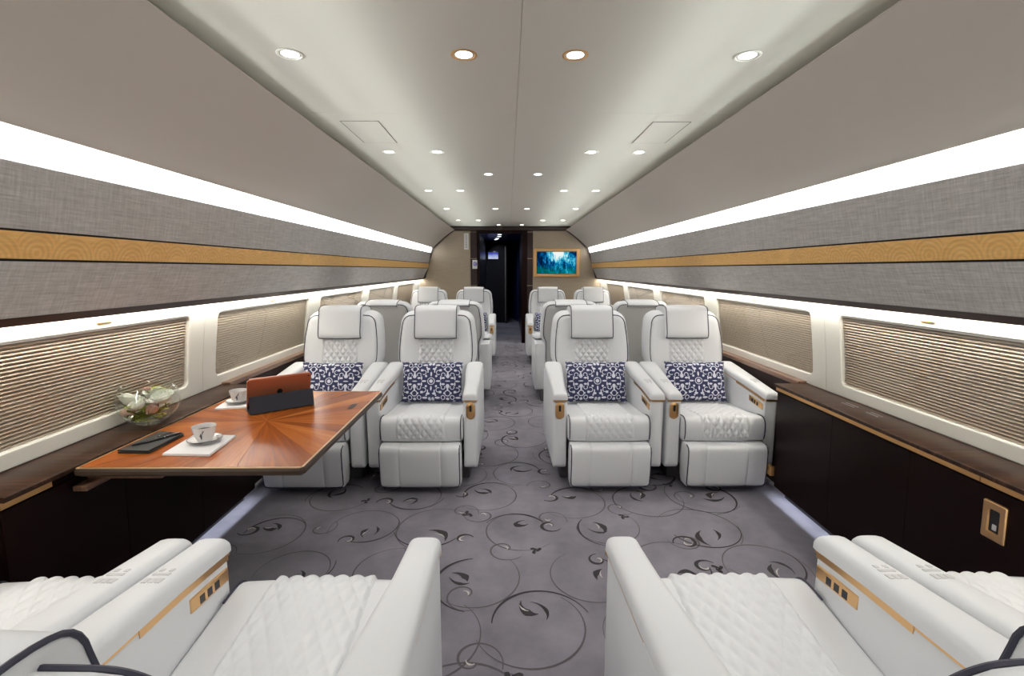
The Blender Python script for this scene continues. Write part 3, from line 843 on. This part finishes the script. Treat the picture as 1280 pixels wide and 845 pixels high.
# armrests, s = side
def xi(y_): return .264 - .026 * smooth01((y_ - .10) / .5)
def xo(y_): return .352 + .005 * smooth01((y_ - .05) / .5)
def ztop(y_): return .582 + .118 * max(0.0, y_)
def arm_body(s):
    g = G(); rings = []
    for y_, ins, zb in ((.000, .016, .165), (.003, .008, .150), (.010, .003, .138), (.025, .0, .128), (.10, 0, .122), (.25, 0, .120), (.40, 0, .120), (.55, 0, .120), (.70, 0, .120), (.78, 0, .125), (.800, .006, .135), (.806, .014, .15)):
        a, c = xi(y_) + ins, xo(y_) - ins
        zt_ = ztop(y_) if y_ < .66 else ztop(.66) - .25 * (y_ - .66)
        R_ = rrect(a, c, zb, zt_, .012, 3)
        rings.append([(s * x, y_, z) for x, z in R_])
    return g.loft(rings)
def arm_pad(s):
    g = G(); rings = []
    for y_, sc in ((-.012, .35), (-.010, .70), (-.003, .90), (.010, 1.0), (.06, 1.0), (.20, 1.0), (.35, 1.0), (.50, 1.0), (.60, 1.0), (.655, .95), (.685, .72), (.695, .4)):
        a, c = xi(max(0, y_)) - .003, xo(max(0, y_)) + .003
        mx, hw = (a + c) / 2, (c - a) / 2 * (.8 + .2 * sc)
        zb = ztop(max(0, y_)) + .003; h_ = .041 * sc
        R_ = [(mx + hw * math.cos(math.radians(t)) * 1.0, zb) for t in (180, 0)]
        pts = [(mx - hw, zb), (mx + hw, zb)]
        for t in range(0, 181, 15):
            ct, st = math.cos(math.radians(t)), math.sin(math.radians(t))
            pts.append((mx + hw * math.copysign(abs(ct) ** .55, ct), zb + .004 + h_ * abs(st) ** .62))
        rings.append([(s * x, y_, z) for x, z in pts])
    return g.loft(rings)
for s, nm in ((-1, 'a'), (1, 'b')):
    SEAT['arm_' + nm] = arm_body(s).mesh('armrest', 'leather', angle=50)
    SEAT['pad_' + nm] = arm_pad(s).mesh('arm_pad', 'leather', angle=60)
    def strip(path_y, off, h0, inner=True):
        rings = []
        for y_ in path_y:
            x = xi(y_) - off if inner else xo(y_) + off
            x2 = xi(y_) + .006 if inner else xo(y_) - .006
            zt_ = ztop(y_) + .002
            rings.append([(s * x, y_, zt_ - h0), (s * x2, y_, zt_ - h0), (s * x2, y_, zt_), (s * x, y_, zt_)])
        return rings
    g = G(); g.loft(strip((.01, .1, .2, .30, .36), .0022, .019)); g.loft(strip((.362, .45, .55, .64), .0015, .006))
    g.box(min(s * .268, s * .354), max(s * .268, s * .354), -.007, .004, ztop(0) - .010, ztop(0) + .003)
    SEAT['gold_inner_' + nm] = g.mesh('gold_trim', 'gold', smooth=False)
    g = G(); g.loft(strip((.012, .1, .2, .30, .40), .0015, .006, False)); g.loft(strip((.01, .1, .2, .35), .0015, .005))
    g.box(min(s * .268, s * .354), max(s * .268, s * .354), -.007, .004, ztop(0) - .010, ztop(0) + .003)
    SEAT['gold_outer_' + nm] = g.mesh('gold_trim', 'gold', smooth=False)
    # oval plate with a dark slot on the front
    cx, cz = s * .312, .513
    st = lambda r, h, y_: [(cx + r * math.cos(a), y_, cz + math.copysign(h, math.sin(a)) + r * math.sin(a)) for a in [2 * PI * (k + .5) / 24 for k in range(24)]]
    SEAT['plate_' + nm] = G().loft([st(.029, .026, .002), st(.029, .026, -.004), st(.026, .026, -.006)]).mesh('control_plate', 'gold')
    g = G().loft([st(.017, .024, -.0055), st(.017, .024, -.0075)]); SEAT['slotbed_' + nm] = g.mesh('recess', 'gold_satin')
    cz += .016
    g = G().loft([st(.007, .013, -.007), st(.007, .013, -.0095)]); SEAT['slot_' + nm] = g.mesh('lever', 'dark')
    # socket panel on the inner face
    def on_face(y_, dz, off): return (s * (xi(y_) - off), y_, ztop(y_) - dz)
    g = G(); a_ = [(.02, .036), (.02, .074), (.185, .074), (.185, .036)]
    g.loft([[on_face(y_, d_, -.002) for y_, d_ in a_], [on_face(y_, d_, .004) for y_, d_ in a_], [on_face(y_ + (.003 if y_ < .1 else -.003), d_ + (.003 if d_ < .05 else -.003), .0055) for y_, d_ in a_]])
    SEAT['panel_' + nm] = g.mesh('socket_panel', 'gold', smooth=False)
    for k, y0 in enumerate((.066, .098, .130)):
        g = G(); a_ = [(y0, .046), (y0, .069), (y0 + .021, .069), (y0 + .021, .046)]
        g.loft([[on_face(y_, d_, .004) for y_, d_ in a_], [on_face(y_, d_, .0068) for y_, d_ in a_]])
        SEAT['socket%d_%s' % (k, nm)] = g.mesh('socket', 'dark', smooth=False)
    # touch symbols on top of the pad
    g = G(); mx = (xi(.2) + xo(.2)) / 2
    for (ax_, ay_, wx, wy) in ((-.016, .235, .006, .010), (.0, .235, .006, .010), (.016, .235, .006, .010), (0.0, .205, .020, .005), (-.012, .185, .005, .006), (.012, .185, .005, .006)):
        yy = ay_; z = ztop(yy) + .003 + .004 + .045 * .985
        x_ = s * (mx + ax_)
        rings = [[(x_ - wx, yy - wy, ztop(yy - wy) + zz), (x_ + wx, yy - wy, ztop(yy - wy) + zz), (x_ + wx, yy + wy, ztop(yy + wy) + zz), (x_ - wx, yy + wy, ztop(yy + wy) + zz)] for zz in (.042, .0492)]
        g.loft(rings)
    SEAT['symbols_' + nm] = g.mesh('touch_symbols', 'icon', smooth=False)

RSH = .19
def make_seat(label, x, y, facing, plate_side, recline=0):
    """facing -1: towards the camera; +1: away. plate_side in the seat's own frame"""
    t = thing('cabin_seat', label, 'seat', (x, y, 0), 0.0 if facing < 0 else PI, 'white leather cabin seats')
    link('plinth', SEAT['plinth'], t); link('seat_skirt', SEAT['skirt'], t)
    c = link('cushion', SEAT['cushion'], t); link('quilted_insert', SEAT['cushion_quilt'], c); link('piping', SEAT['cushion_piping-1'], c); link('piping', SEAT['cushion_piping1'], c)
    f = link('footrest', SEAT['footrest'], t); link('piping', SEAT['footrest_piping'], f)
    bk = link('backrest', SEAT['backrest'], t)
    link('rear_panel', SEAT['back_panel'], bk); link('piping', SEAT['front_piping'], bk); link('piping', SEAT['rear_piping'], bk); link('quilted_insert', SEAT['back_quilt'], bk)
    hd = link('headrest', SEAT['headrest'], t); link('piping', SEAT['headrest_piping'], hd); link('piping', SEAT['headrest_hem'], hd)
    if facing > 0 and not recline: hd.location.z = -.035
    if recline:      # nearest row: backs set further back and reclined, headrests pushed down
        a_ = math.radians(recline)
        hd.scale = (.90, 1, 1)
        for o_, dz in ((bk, .006), (hd, -.040)):
            py, pz = .60, .45 - dz
            o_.rotation_euler = (-a_, 0, 0)
            o_.location = (0, RSH + .60 - (py * math.cos(a_) + pz * math.sin(a_)), .45 + py * math.sin(a_) - pz * math.cos(a_))
        c.scale = (1, 1.28, 1)
    for s, nm in ((-1, 'a'), (1, 'b')):
        ar = link('armrest', SEAT['arm_' + nm], t); link('arm_pad', SEAT['pad_' + nm], ar)
        if s == plate_side:
            link('gold_trim', SEAT['gold_outer_' + nm], ar)
            p = link('control_plate', SEAT['plate_' + nm], t); link('recess', SEAT['slotbed_' + nm], p); link('lever', SEAT['slot_' + nm], p)
        else:
            link('gold_trim', SEAT['gold_inner_' + nm], ar)
            p = link('socket_panel', SEAT['panel_' + nm], t)
            for k in range(3): link('socket', SEAT['socket%d_%s' % (k, nm)], p)
            link('touch_symbols', SEAT['symbols_' + nm], ar)
    for s, nm in ((-1, 'a'), (1, 'b')):
        if s == plate_side and (abs(x) > 1.0): link('touch_symbols', SEAT['symbols_' + nm], t)
    return t
XA, XW = .595, 1.322
rowdef = [(1.305, 1, 'nearest the camera, facing the far bulkhead'), (2.95, -1, 'facing the camera with a navy pillow'), (5.80, 1, 'in the third row, seen from behind'), (7.01, -1, 'in the farthest row by the bulkhead')]
for y, fc, txt in rowdef:
    for sx, sd in ((-1, 'left'), (1, 'right')):
        for xx, ps in ((XA, 'aisle'), (XW, 'window')):
            lab = 'white leather %s seat on the %s %s' % (ps, sd, txt)
            # the plate is on the aisle-side arm: world x towards 0
            world_side = -sx
            make_seat(lab, sx * xx, y, fc, world_side if fc < 0 else -world_side, .05 if y < 2 else 0)

# pillows
def pillow_fn(sign):
    def f(u, v):
        a, c = 2 * u - 1, 2 * v - 1
        x = .222 * a * (1 - .045 * (1 - a * a) * 0 - .05 * (1 - abs(c) ** 2) * abs(a) ** 3 * 1.0)
        z = .148 * c * (1 - .07 * (1 - abs(a) ** 2) * abs(c) ** 3)
        th = .062 * (max(0.0, 1 - a ** 4) ** .6) * (max(0.0, 1 - c ** 4) ** .6)
        return (x, sign * th, z)
    return f
g = G(); g.grid(pillow_fn(-1), 26, 20); g.grid(pillow_fn(1), 26, 20)
pm = bpy.data.meshes.new('pillow'); 
bm = bmesh.new()
for p in g.v: bm.verts.new(p)
bm.verts.ensure_lookup_table()
for q in g.f: bm.faces.new([bm.verts[i] for i in q])
bmesh.ops.remove_doubles(bm, verts=bm.verts, dist=1e-5); bmesh.ops.recalc_face_normals(bm, faces=bm.faces)
bm.to_mesh(pm); bm.free()
pm.polygons.foreach_set('use_smooth', [True] * len(pm.polygons))
L = pm.uv_layers.new(name='UVMap')
for lp in pm.loops:
    c = pm.vertices[lp.vertex_index].co; L.data[lp.index].uv = (c.x, c.z)
pm.materials.append(M['pillow'])
for y, where in ((2.95, 'second row'), (7.01, 'farthest row')):
    for sx, sd in ((-1, 'left'), (1, 'right')):
        for xx, ps in ((XA, 'aisle'), (XW, 'window')):
            o = link('pillow', pm, None, (sx * xx + .0, y + .462, .592), (math.radians(-19), 0, 0))
            tag(o, 'navy and white patterned pillow on the %s %s seat in the %s' % (sd, ps, where), 'pillow', 'patterned seat pillows')

# ------------------------------------------------------------------ side cabinets
CY0, CY1 = 1.37, 2.81
def cab_x(z): return 1.578 + .022 * max(0.0, (.68 - z) / .58)
for s, sd in ((-1, 'left'), (1, 'right')):
    lab = 'dark gloss side cabinet under the left windows behind the table' if s < 0 else 'dark gloss side cabinet with gold line under the right windows'
    cb = thing('side_cabinet', lab, 'cabinet', (s * 1.65, (CY0 + CY1) / 2, 0))
    ox, oy = -s * 1.65, -(CY0 + CY1) / 2
    def part_(name, g, mat, parent=cb, **kw):
        g.v = [(x + (ox if parent is cb else ox), y + oy, z) for x, y, z in g.v]
        return obj(name, g, mat, parent, **kw)
    def swp(prof, y0, y1): return G().loft([[(s * x, y0, z) for x, z in prof], [(s * x, y1, z) for x, z in prof]])
    body = [(cab_x(.70) + .006, .703), (cab_x(.40) + .006, .40), (cab_x(.11) + .006, .11), (1.716, .11), (1.716, .703)]
    part_('carcass', swp(body, CY0 + .004, CY1 - .004), 'espresso', smooth=False)
    part_('toe_kick', G().box(min(s * 1.668, s * 1.712), max(s * 1.668, s * 1.712), CY0 + .02, CY1 - .02, 0, .112), 'dark', smooth=False)
    part_('light_tape', swp([(1.620, .1085), (1.636, .1085), (1.636, .1098), (1.620, .1098)], CY0 + .02, CY1 - .02), 'led', smooth=False)
    part_('countertop', swp(rrect(1.556, 1.757, .704, .722, .004, 2), CY0, CY1), 'walnut')
    cuts = [CY0 + .006, CY0 + .47, CY0 + .94, CY1 - .006]
    for i in range(3):
        zt_ = .672
        fr = [(cab_x(zt_), zt_), (cab_x(.4), .40), (cab_x(.071), .071), (cab_x(.071) + .0055, .071), (cab_x(.4) + .0055, .4), (cab_x(zt_) + .0055, zt_)]
        part_('door', swp(fr, cuts[i] + .0012, cuts[i + 1] - .0012), 'espresso', smooth=False)
    if s > 0:
        for q0, q1 in ((CY0, 1.545), (1.548, CY1)):
            part_('gold_line', swp([(1.572, .681), (1.572, .703), (1.59, .703), (1.59, .681)], q0, q1), 'gold_satin', smooth=False)
        for yv in ((2.295, 2.385), (2.139, 2.214)):
            g = G()
            for k in range(2): g.box(1.668 + k * .022, 1.675 + k * .022, yv[0], yv[1], .7215, .7238)
            part_('vent', g, 'steel', smooth=False)
        # socket plate
        x = cab_x(.565); g = G()
        o4 = rrect(1.447, 1.527, .500, .632, .006, 3); i4 = rrect(1.470, 1.504, .528, .604, .003, 3)
        fx = lambda P, d: [(cab_x(z) - d, y, z) for y, z in P]
        g.loft([fx(o4, -.002), fx(o4, .006), fx(inset2(o4, .004), .009), fx(inset2(i4, -.003), .009), fx(i4, .003)], True, False, False)
        op = part_('outlet_plate', g, 'gold', angle=25)
        g = G(); g.loft([fx(i4, .002), fx(i4, .004)]); part_('outlet_insert', g, 'dark', op, smooth=False)
        g = G(); q4 = rrect(1.478, 1.492, .536, .556, .002, 2); g.loft([fx(q4, .004), fx(q4, .0055)]); part_('button', g, 'icon', op, smooth=False)
        # gold latch low at the far end
        part_('floor_latch', G().box(1.575, 1.615, 2.805, 2.90, .135, .185, .004, 2), 'gold_satin')
    else:
        part_('gold_line', swp([(1.572, .681), (1.572, .703), (1.59, .703), (1.59, .681)], CY0, 1.535), 'gold_satin', smooth=False)

# ------------------------------------------------------------------ table
TZ = .715
TX0, TX1, TY0, TY1 = -1.553, -.765, 1.605, 2.672
tb = thing('folding_table', 'orange wood table with sunburst veneer extending from the left cabinet', 'table', (-1.16, 2.135, 0))
def tpart(name, g, mat, parent=tb, **kw):
    g.v = [(x + 1.16, y - 2.135, z) for x, y, z in g.v]
    return obj(name, g, mat, parent, **kw)
poly = [(TX0, TY0), (TX1 - .012, TY0), (TX1, TY0 + .012), (TX1, TY1 - .012), (TX1 - .012, TY1), (TX0, TY1)]
g = G(); P3 = lambda P, z: [(x, y, z) for x, y in P]
g.loft([P3(inset2(poly, .010), TZ - .034), P3(inset2(poly, -.004), TZ - .026), P3(inset2(poly, -.006), TZ - .012), P3(poly, TZ - .0035)])
top = tpart('tabletop', g, 'table_edge', angle=25)
g = G(); i1 = inset2(poly, .006)
g.loft([P3(poly, TZ - .004), P3(poly, TZ), P3(i1, TZ), P3(i1, TZ - .004)], True, False, False)
tpart('edge_inlay', g, 'inlay', smooth=False)
# veneer leaves radiating from the centre
ctr = (-1.150, 2.130)
rect = (TX0 + .0065, TX1 - .0065, TY0 + .0065, TY1 - .0065)
def hit(a):
    dx, dy = math.cos(a), math.sin(a); t = 9.0
    if dx > 1e-9: t = min(t, (rect[1] - ctr[0]) / dx)
    if dx < -1e-9: t = min(t, (rect[0] - ctr[0]) / dx)
    if dy > 1e-9: t = min(t, (rect[3] - ctr[1]) / dy)
    if dy < -1e-9: t = min(t, (rect[2] - ctr[1]) / dy)
    return (ctr[0] + dx * t, ctr[1] + dy * t)
corner_a = [math.atan2(yc - ctr[1], xc - ctr[0]) for xc in rect[:2] for yc in rect[2:]]
NL = 28
angs = [-PI + .06 + 2 * PI * k / NL for k in range(NL)]
for k in range(NL):
    a0 = angs[k] + .0012; a1 = angs[k] + 2 * PI / NL - .0012
    pts = [ctr, hit(a0)]
    for ca in corner_a:
        for c2 in (ca, ca + 2 * PI, ca - 2 * PI):
            if a0 < c2 < a1: pts.append(hit(c2))
    pts.append(hit(a1))
    am = (a0 + a1) / 2
    g = G(); g.prism(pts, TZ - .003, TZ + .0002)
    ux_, uy_ = math.cos(am), math.sin(am)
    def uvf(c, ux_=ux_, uy_=uy_):
        dx, dy = c.x - (ctr[0] + 1.16), c.y - (ctr[1] - 2.135)
        return (dx * ux_ + dy * uy_, -dx * uy_ + dy * ux_)
    tpart('veneer_leaf', g, 'veneer', smooth=False, uvfn=uvf)
# runner below
g = G(); g.box(-1.570, -1.30, 1.66, 1.70, .650, .678, .004, 1); g.box(-1.570, -1.30, 2.57, 2.61, .650, .678, .004, 1)
tpart('slide_rail', g, 'walnut_mid')
g = G(); g.box(-1.570, -1.52, 1.60, 1.76, .630, .650, .003, 1); tpart('hinge_bracket', g, 'walnut_mid')
g = G(); g.box(-.845, -.82, 2.32, 2.40, TZ, TZ + .0012); tpart('flush_latch', g, 'table_edge', smooth=False)

# ------------------------------------------------------------------ things on the table and ledge
ZT = TZ + .0004
def napkin(label, pts):
    cx = sum(p[0] for p in pts) / 4; cy = sum(p[1] for p in pts) / 4
    n_ = thing('napkin', label, 'napkin', (cx, cy, ZT))
    loc = ccw([(p[0] - cx, p[1] - cy) for p in pts])
    for k, (z0, sc) in enumerate(((0, 1.0), (.0045, .985))):
        P_ = [(x * sc, y * sc) for x, y in loc]
        g = G(); g.loft([P3(P_, z0), P3(inset2(P_, -.002), z0 + .002), P3(P_, z0 + .004)])
        obj('linen_fold', g, 'linen', n_)
    return cx, cy
def cup_and_saucer(cx, cy, rot, where):
    z0 = ZT + .0088
    s_ = thing('saucer', 'white saucer with dark rim on the napkin %s' % where, 'saucer', (cx, cy, z0), rot)
    g = G().lathe([(.0, .0), (.030, .0), (.034, .003), (.048, .008), (.060, .0145), (.0605, .0165), (.049, .0115), (.036, .007), (.0, .006)], 40)
    obj('dish', g, 'porcelain', s_)
    g = G(); g.tube([(.0605 * math.cos(2 * PI * k / 40), .0605 * math.sin(2 * PI * k / 40), .0155) for k in range(40)], .0016, 6, closed=True); obj('rim', g, 'grey_print', s_)
    g = G()
    for a, r in ((-1.9, .046), (-1.2, .048), (.3, .046)): g.lathe([(.0, .0105), (.005, .0105), (.005, .0125), (0, .0127)], 8, (r * math.cos(a), r * math.sin(a), 0))
    obj('painted_dots', g, 'grey_print', s_)
    c_ = thing('coffee_cup', 'white porcelain coffee cup with dark motif on the saucer %s' % where, 'cup', (cx, cy, z0 + .0080), rot)
    g = G().lathe([(0, .0), (.024, .0), (.026, .003), (.031, .012), (.037, .030), (.0415, .052), (.0425, .058), (.041, .058), (.036, .032), (.028, .010), (0, .006)], 40)
    obj('bowl', g, 'porcelain', c_)
    g = G(); g.tube(chaikin([(.036, 0, .046), (.058, 0, .050), (.066, 0, .036), (.054, 0, .018), (.031, 0, .016)], 2, False), .0036, 8); obj('handle', g, 'porcelain', c_)
    g = G()
    def on_cup(a, z): r = .0375 + (z - .030) * .20 + .0008; return (r * math.cos(a), r * math.sin(a), z)
    a0 = -PI / 2 - rot + .25
    g.tube([on_cup(a0 + .02 * math.sin(z * 300), z) for z in (.014, .022, .030, .036)], [.0016, .0028, .0030, .0018], 6)
    g.tube([on_cup(a0 + .10 + k * .05, .036 + k * .004) for k in range(4)], .0018, 6)
    g.tube([on_cup(a0 - .02 - k * .04, .032 - k * .002) for k in range(4)], .0016, 6)
    obj('painted_motif', g, 'grey_print', c_)
    g = G().lathe([(0, .040), (.036, .040), (.036, .0405), (0, .041)], 24); obj('coffee', g, 'walnut', c_)
cx, cy = napkin('white folded napkin under the near coffee cup', [(-1.330, 1.715), (-1.150, 1.705), (-1.170, 1.915), (-1.345, 1.925)])
cup_and_saucer(-1.245, 1.835, 2.2, 'nearest the camera')
cx, cy = napkin('white folded napkin under the far coffee cup by the tablet', [(-1.490, 2.300), (-1.320, 2.335), (-1.345, 2.50), (-1.520, 2.475)])
cup_and_saucer(-1.425, 2.405, 2.5, 'beside the tablet')

# black folder and two pens
nb = thing('leather_folder', 'slim black leather folder on the table near the ledge', 'folder', (-1.45, 1.84, ZT), math.radians(2))
Pn = [(-.066, -.098), (.052, -.110), (.058, .088), (-.055, .120)]
g = G(); g.loft([P3(Pn, 0), P3(inset2(ccw(Pn), -.002), .003), P3(Pn, .006)]); obj('cover', g, 'black_leather', nb)
g = G(); Pm = [(x * .95, y * .95) for x, y in Pn]; g.loft([P3(Pm, .006), P3(Pm, .009)]); obj('pages', g, 'case', nb)
g = G(); g.loft([P3(Pn, .009), P3(inset2(ccw(Pn), -.002), .011), P3(Pn, .013)]); obj('flap', g, 'black_leather', nb)
for i, (p0, p1, lab) in enumerate((((-1.490, 1.775, 0), (-1.425, 1.915, 0), 'longer black pen with chrome clip lying on the folder'), ((-1.468, 1.80, 0), (-1.395, 1.918, 0), 'second black pen lying on the folder beside the ledge pen'))):
    d = Vector(p1) - Vector(p0); Ln = d.length; ang = math.atan2(d.y, d.x)
    pn = thing('pen', lab if i == 0 else 'shorter black pen lying on the folder toward the coffee cup', 'pen', (p0[0], p0[1], ZT + .0175), ang, 'pens on the folder')
    g = G(); g.tube([(0, 0, 0), (.004, 0, 0), (.02, 0, 0), (Ln * .55, 0, 0), (Ln * .9, 0, 0), (Ln, 0, 0)], [.001, .0022, .0044, .0048, .0046, .0030], 10); obj('barrel', g, 'pen', pn)
    g = G(); g.tube([(Ln * .55, 0, 0), (Ln * .57, 0, 0)], .0052, 10); obj('ring', g, 'chrome', pn)
    g = G(); g.box(Ln * .60, Ln * .95, -.001, .001, .0045, .0062); obj('clip', g, 'chrome', pn, smooth=False)

# tablet in its stand case
tr = math.radians(38)
tbt = thing('tablet', 'copper backed tablet leaning in a dark folding case on the table', 'tablet', (-1.176, 2.330, ZT), tr)
Lh = .146
def slab(g, y0, z0, y1, z1, th, hw, r=.01):
    """a thin board between two edge lines, leaning in the y-z plane"""
    dy, dz = y1 - y0, z1 - z0; l = math.hypot(dy, dz); ny, nz = -dz / l, dy / l
    out = rrect(-hw, hw, 0, l, r, 4)
    def ring(o, ins): return [(x, y0 + dy / l * t + ny * o, z0 + dz / l * t + nz * o) for x, t in inset2(ccw(out), ins)]
    return g.loft([ring(0, .001), ring(th * .3, 0), ring(th * .7, 0), ring(th, .001)])
# back of the tablet faces the camera: local -y
g = slab(G(), .050, .012, -.020, .168, .008, Lh, .012); bodyt = obj('back_shell', g, 'copper', tbt, angle=30)
g = slab(G(), .0415, .0115, -.0285, .1675, .0012, Lh - .004, .01); g = slab(G(), .0432, .0155, -.0268, .1685, -.0014, Lh - .006, .01)
g2 = slab(G(), .052, .013, -.018, .169, -.0008, Lh - .008, .01); obj('screen_glass', g2, 'dark', tbt, angle=30)
g = G(); g.tube([(x, -.0238 , .1700) for x in (-Lh + .010, 0, Lh - .010)], .0030, 6); obj('edge_highlight', g, 'copper_highlight', tbt)  # pale tube painted as the highlight along the tablet's top edge
g = slab(G(), -.042, .003, -.030, .086, .005, Lh, .004); obj('case_flap', g, 'case', tbt, angle=30)
g = slab(G(), .075, .004, -.040, .003, -.003, Lh, .004); obj('case_base', g, 'case', tbt, angle=30)
g = slab(G(), .055, .006, -.030, .086, .004, Lh - .004, .004); obj('case_brace', g, 'case', tbt, angle=30)
g = G(); el = [(.013 * math.cos(2 * PI * k / 18), .015 * math.sin(2 * PI * k / 18)) for k in range(18)]
def tl_(x, t, o):
    dy, dz = -.070, .156; l = math.hypot(dy, dz); ny, nz = -dz / l, dy / l
    return (x, .050 + dy / l * t + ny * o, .012 + dz / l * t + nz * o)
g.loft([[tl_(x, .085 + t, .0078) for x, t in el], [tl_(x, .085 + t, .0088) for x, t in el]]); obj('emblem', g, 'dark', tbt)
g = G(); el = [(.004 * math.cos(2 * PI * k / 10), .004 * math.sin(2 * PI * k / 10)) for k in range(10)]
g.loft([[tl_(Lh - .014 + x, .157 + t, .0078) for x, t in el], [tl_(Lh - .014 + x, .157 + t, .0092) for x, t in el]]); obj('camera_lens', g, 'dark', tbt)

# glass bowl of flowers on the left ledge
BX, BY, BZ = -1.645, 2.085, .7222
bw = thing('glass_bowl', 'round clear glass bowl holding white flowers on the left ledge', 'bowl', (BX, BY, BZ))
RB = .122
def bowl_prof(R_, th):
    out = [(.0, .0), (.045, .0)]
    for k in range(1, 15):
        a = -PI / 2 + .40 + (PI / 2 + .62 - .40) * k / 14
        out.append((R_ * math.cos(a), .106 + .106 * math.sin(a)))
    return out
pr_ = bowl_prof(RB, 0)
inn_ = [(max(0.0, r - .0035), z + (.004 if z < .02 else 0)) for r, z in pr_][::-1]
g = G().lathe(pr_ + inn_, 40); obj('glass_shell', g, 'bowl_glass', bw)
g = G(); rm = pr_[-1]; g.tube([((rm[0] - .0015) * math.cos(2 * PI * k / 40), (rm[0] - .0015) * math.sin(2 * PI * k / 40), rm[1]) for k in range(40)], .0022, 6, closed=True); obj('rim', g, 'bowl_glass', bw)
rf = random.Random(5)
def petal_fn(R_, a, wid, ph1, flare):
    """a cupped petal: a strip of a sphere from the base up to polar angle ph1, its lip turned outwards"""
    def f(u, v):
        w = (u - .5) * 2
        ph = .12 + (ph1 - .12) * v * (1 - .10 * w * w)
        r_ = R_ * math.sin(ph) * (1 + flare * v ** 4)
        ang = a + w * wid * (.35 + .65 * math.sin(min(1.0, .15 + v) * PI * .55))
        return (r_ * math.cos(ang), r_ * math.sin(ang), -R_ * .95 * math.cos(ph) + R_ * .05 * v)
    return f
def flower(name, label, x, y, z, R_, mat, tiltx, tilty, n=12):
    fl = thing(name, label, 'flower', (BX + x, BY + y, BZ + z), 0, 'flowers in the glass bowl')
    fl.rotation_euler = (tiltx, tilty, rf.uniform(0, 6))
    for layer, (sc, ph1, wid, cnt, flr) in enumerate(((.42, 2.35, 1.1, 3, 0), (.66, 2.05, .95, 4, .08), (.86, 1.8, .85, 5, .14), (1.0, 1.5, .75, 5, .22))):
        for k in range(cnt):
            g = G(); g.grid(petal_fn(R_ * sc, 2 * PI * k / cnt + layer * .55, wid, ph1, flr), 6, 6)
            obj('petal', g, mat, fl, angle=80, fix=False)
    g = G(); g.tube([(0, 0, -R_ * .90), (.003, .002, -R_ * 1.15), (.008, .0, -R_ * 1.4)], [.004, .003, .003], 6); obj('flower_stem', g, 'stem', fl)
flower('rose', 'largest white rose at the left of the glass bowl', -.056, -.016, .122, .043, 'rose', .2, -.35)
flower('rose', 'white rose at the middle of the glass bowl', .006, .044, .132, .040, 'rose', -.2, .0)
flower('rose', 'white rose at the upper right of the glass bowl', .062, -.002, .126, .040, 'rose', .1, .4)
flower('rose', 'white rose at the front of the glass bowl', -.002, -.066, .108, .032, 'rose', .5, .0)
flower('rose', 'small blush flower low at the left of the glass bowl', -.062, -.040, .062, .024, 'rose_pink', .7, -.6)
flower('rose', 'blush flower low at the right of the glass bowl', .052, -.050, .082, .026, 'rose_pink', .7, .4)
flower('rose', 'small blush bud at the top of the glass bowl', .010, -.012, .162, .015, 'rose_pink', -.1, 0)
gl2 = G(); gs = G()
for k in range(46):
    a = rf.uniform(0, 2 * PI); r = rf.uniform(.015, .085); z = rf.uniform(.02, .095); hd = a + PI / 2 + rf.uniform(-.5, .5)
    rmax = RB * math.sqrt(max(0, 1 - ((z - .1) / .1) ** 2)) - .022
    r = min(r, max(.01, rmax)); l = rf.uniform(.022, .04); w = rf.uniform(.006, .012)
    if r + l * .6 > rmax: l = max(.014, (rmax - r) + .012)
    c0 = Vector((r * math.cos(a), r * math.sin(a), z)); d = Vector((math.cos(hd), math.sin(hd), rf.uniform(-.25, .35))) * l; sd = Vector((-math.sin(hd), math.cos(hd), rf.uniform(-.4, .6))) * w
    gl2.add([c0 - d, c0 - d * .2 + sd, c0 + d, c0 - d * .2 - sd, c0 + Vector((0, 0, .003))], [(0, 1, 4), (1, 2, 4), (2, 3, 4), (3, 0, 4)])
for k in range(12):
    a = rf.uniform(0, 2 * PI); r = .055; a2 = a + rf.uniform(1.6, 3.2)
    gs.tube([(r * math.cos(a), r * math.sin(a), .022 + .004 * k % .03), (.02 * math.cos(a + .8), .02 * math.sin(a + .8), .030 + .003 * k), (.078 * math.cos(a2), .078 * math.sin(a2), .072)], .0035, 6)
stuff(obj('foliage', gl2, 'leaf', bw, fix=False)); stuff(obj('stems', gs, 'stem', bw))
for k, (x, y, z, hd) in enumerate(((.030, .02, .158, .9), (.045, .035, .150, .4), (.01, -.03, .112, 2.2))):
    g = G(); g.grid(lambda u, v: ((v - .1) * .075 * math.cos(hd) - (u - .5) * .024 * math.sin(PI * min(1, v + .05)) * math.sin(hd), (v - .1) * .075 * math.sin(hd) + (u - .5) * .024 * math.sin(PI * min(1, v + .05)) * math.cos(hd), .02 * math.sin(v * 2.5) + .004 * (u - .5) ** 2), 4, 8)
    obj('large_leaf', g, 'leaf', bw, (x - .03, y - .02, z - .02), fix=False, angle=80)
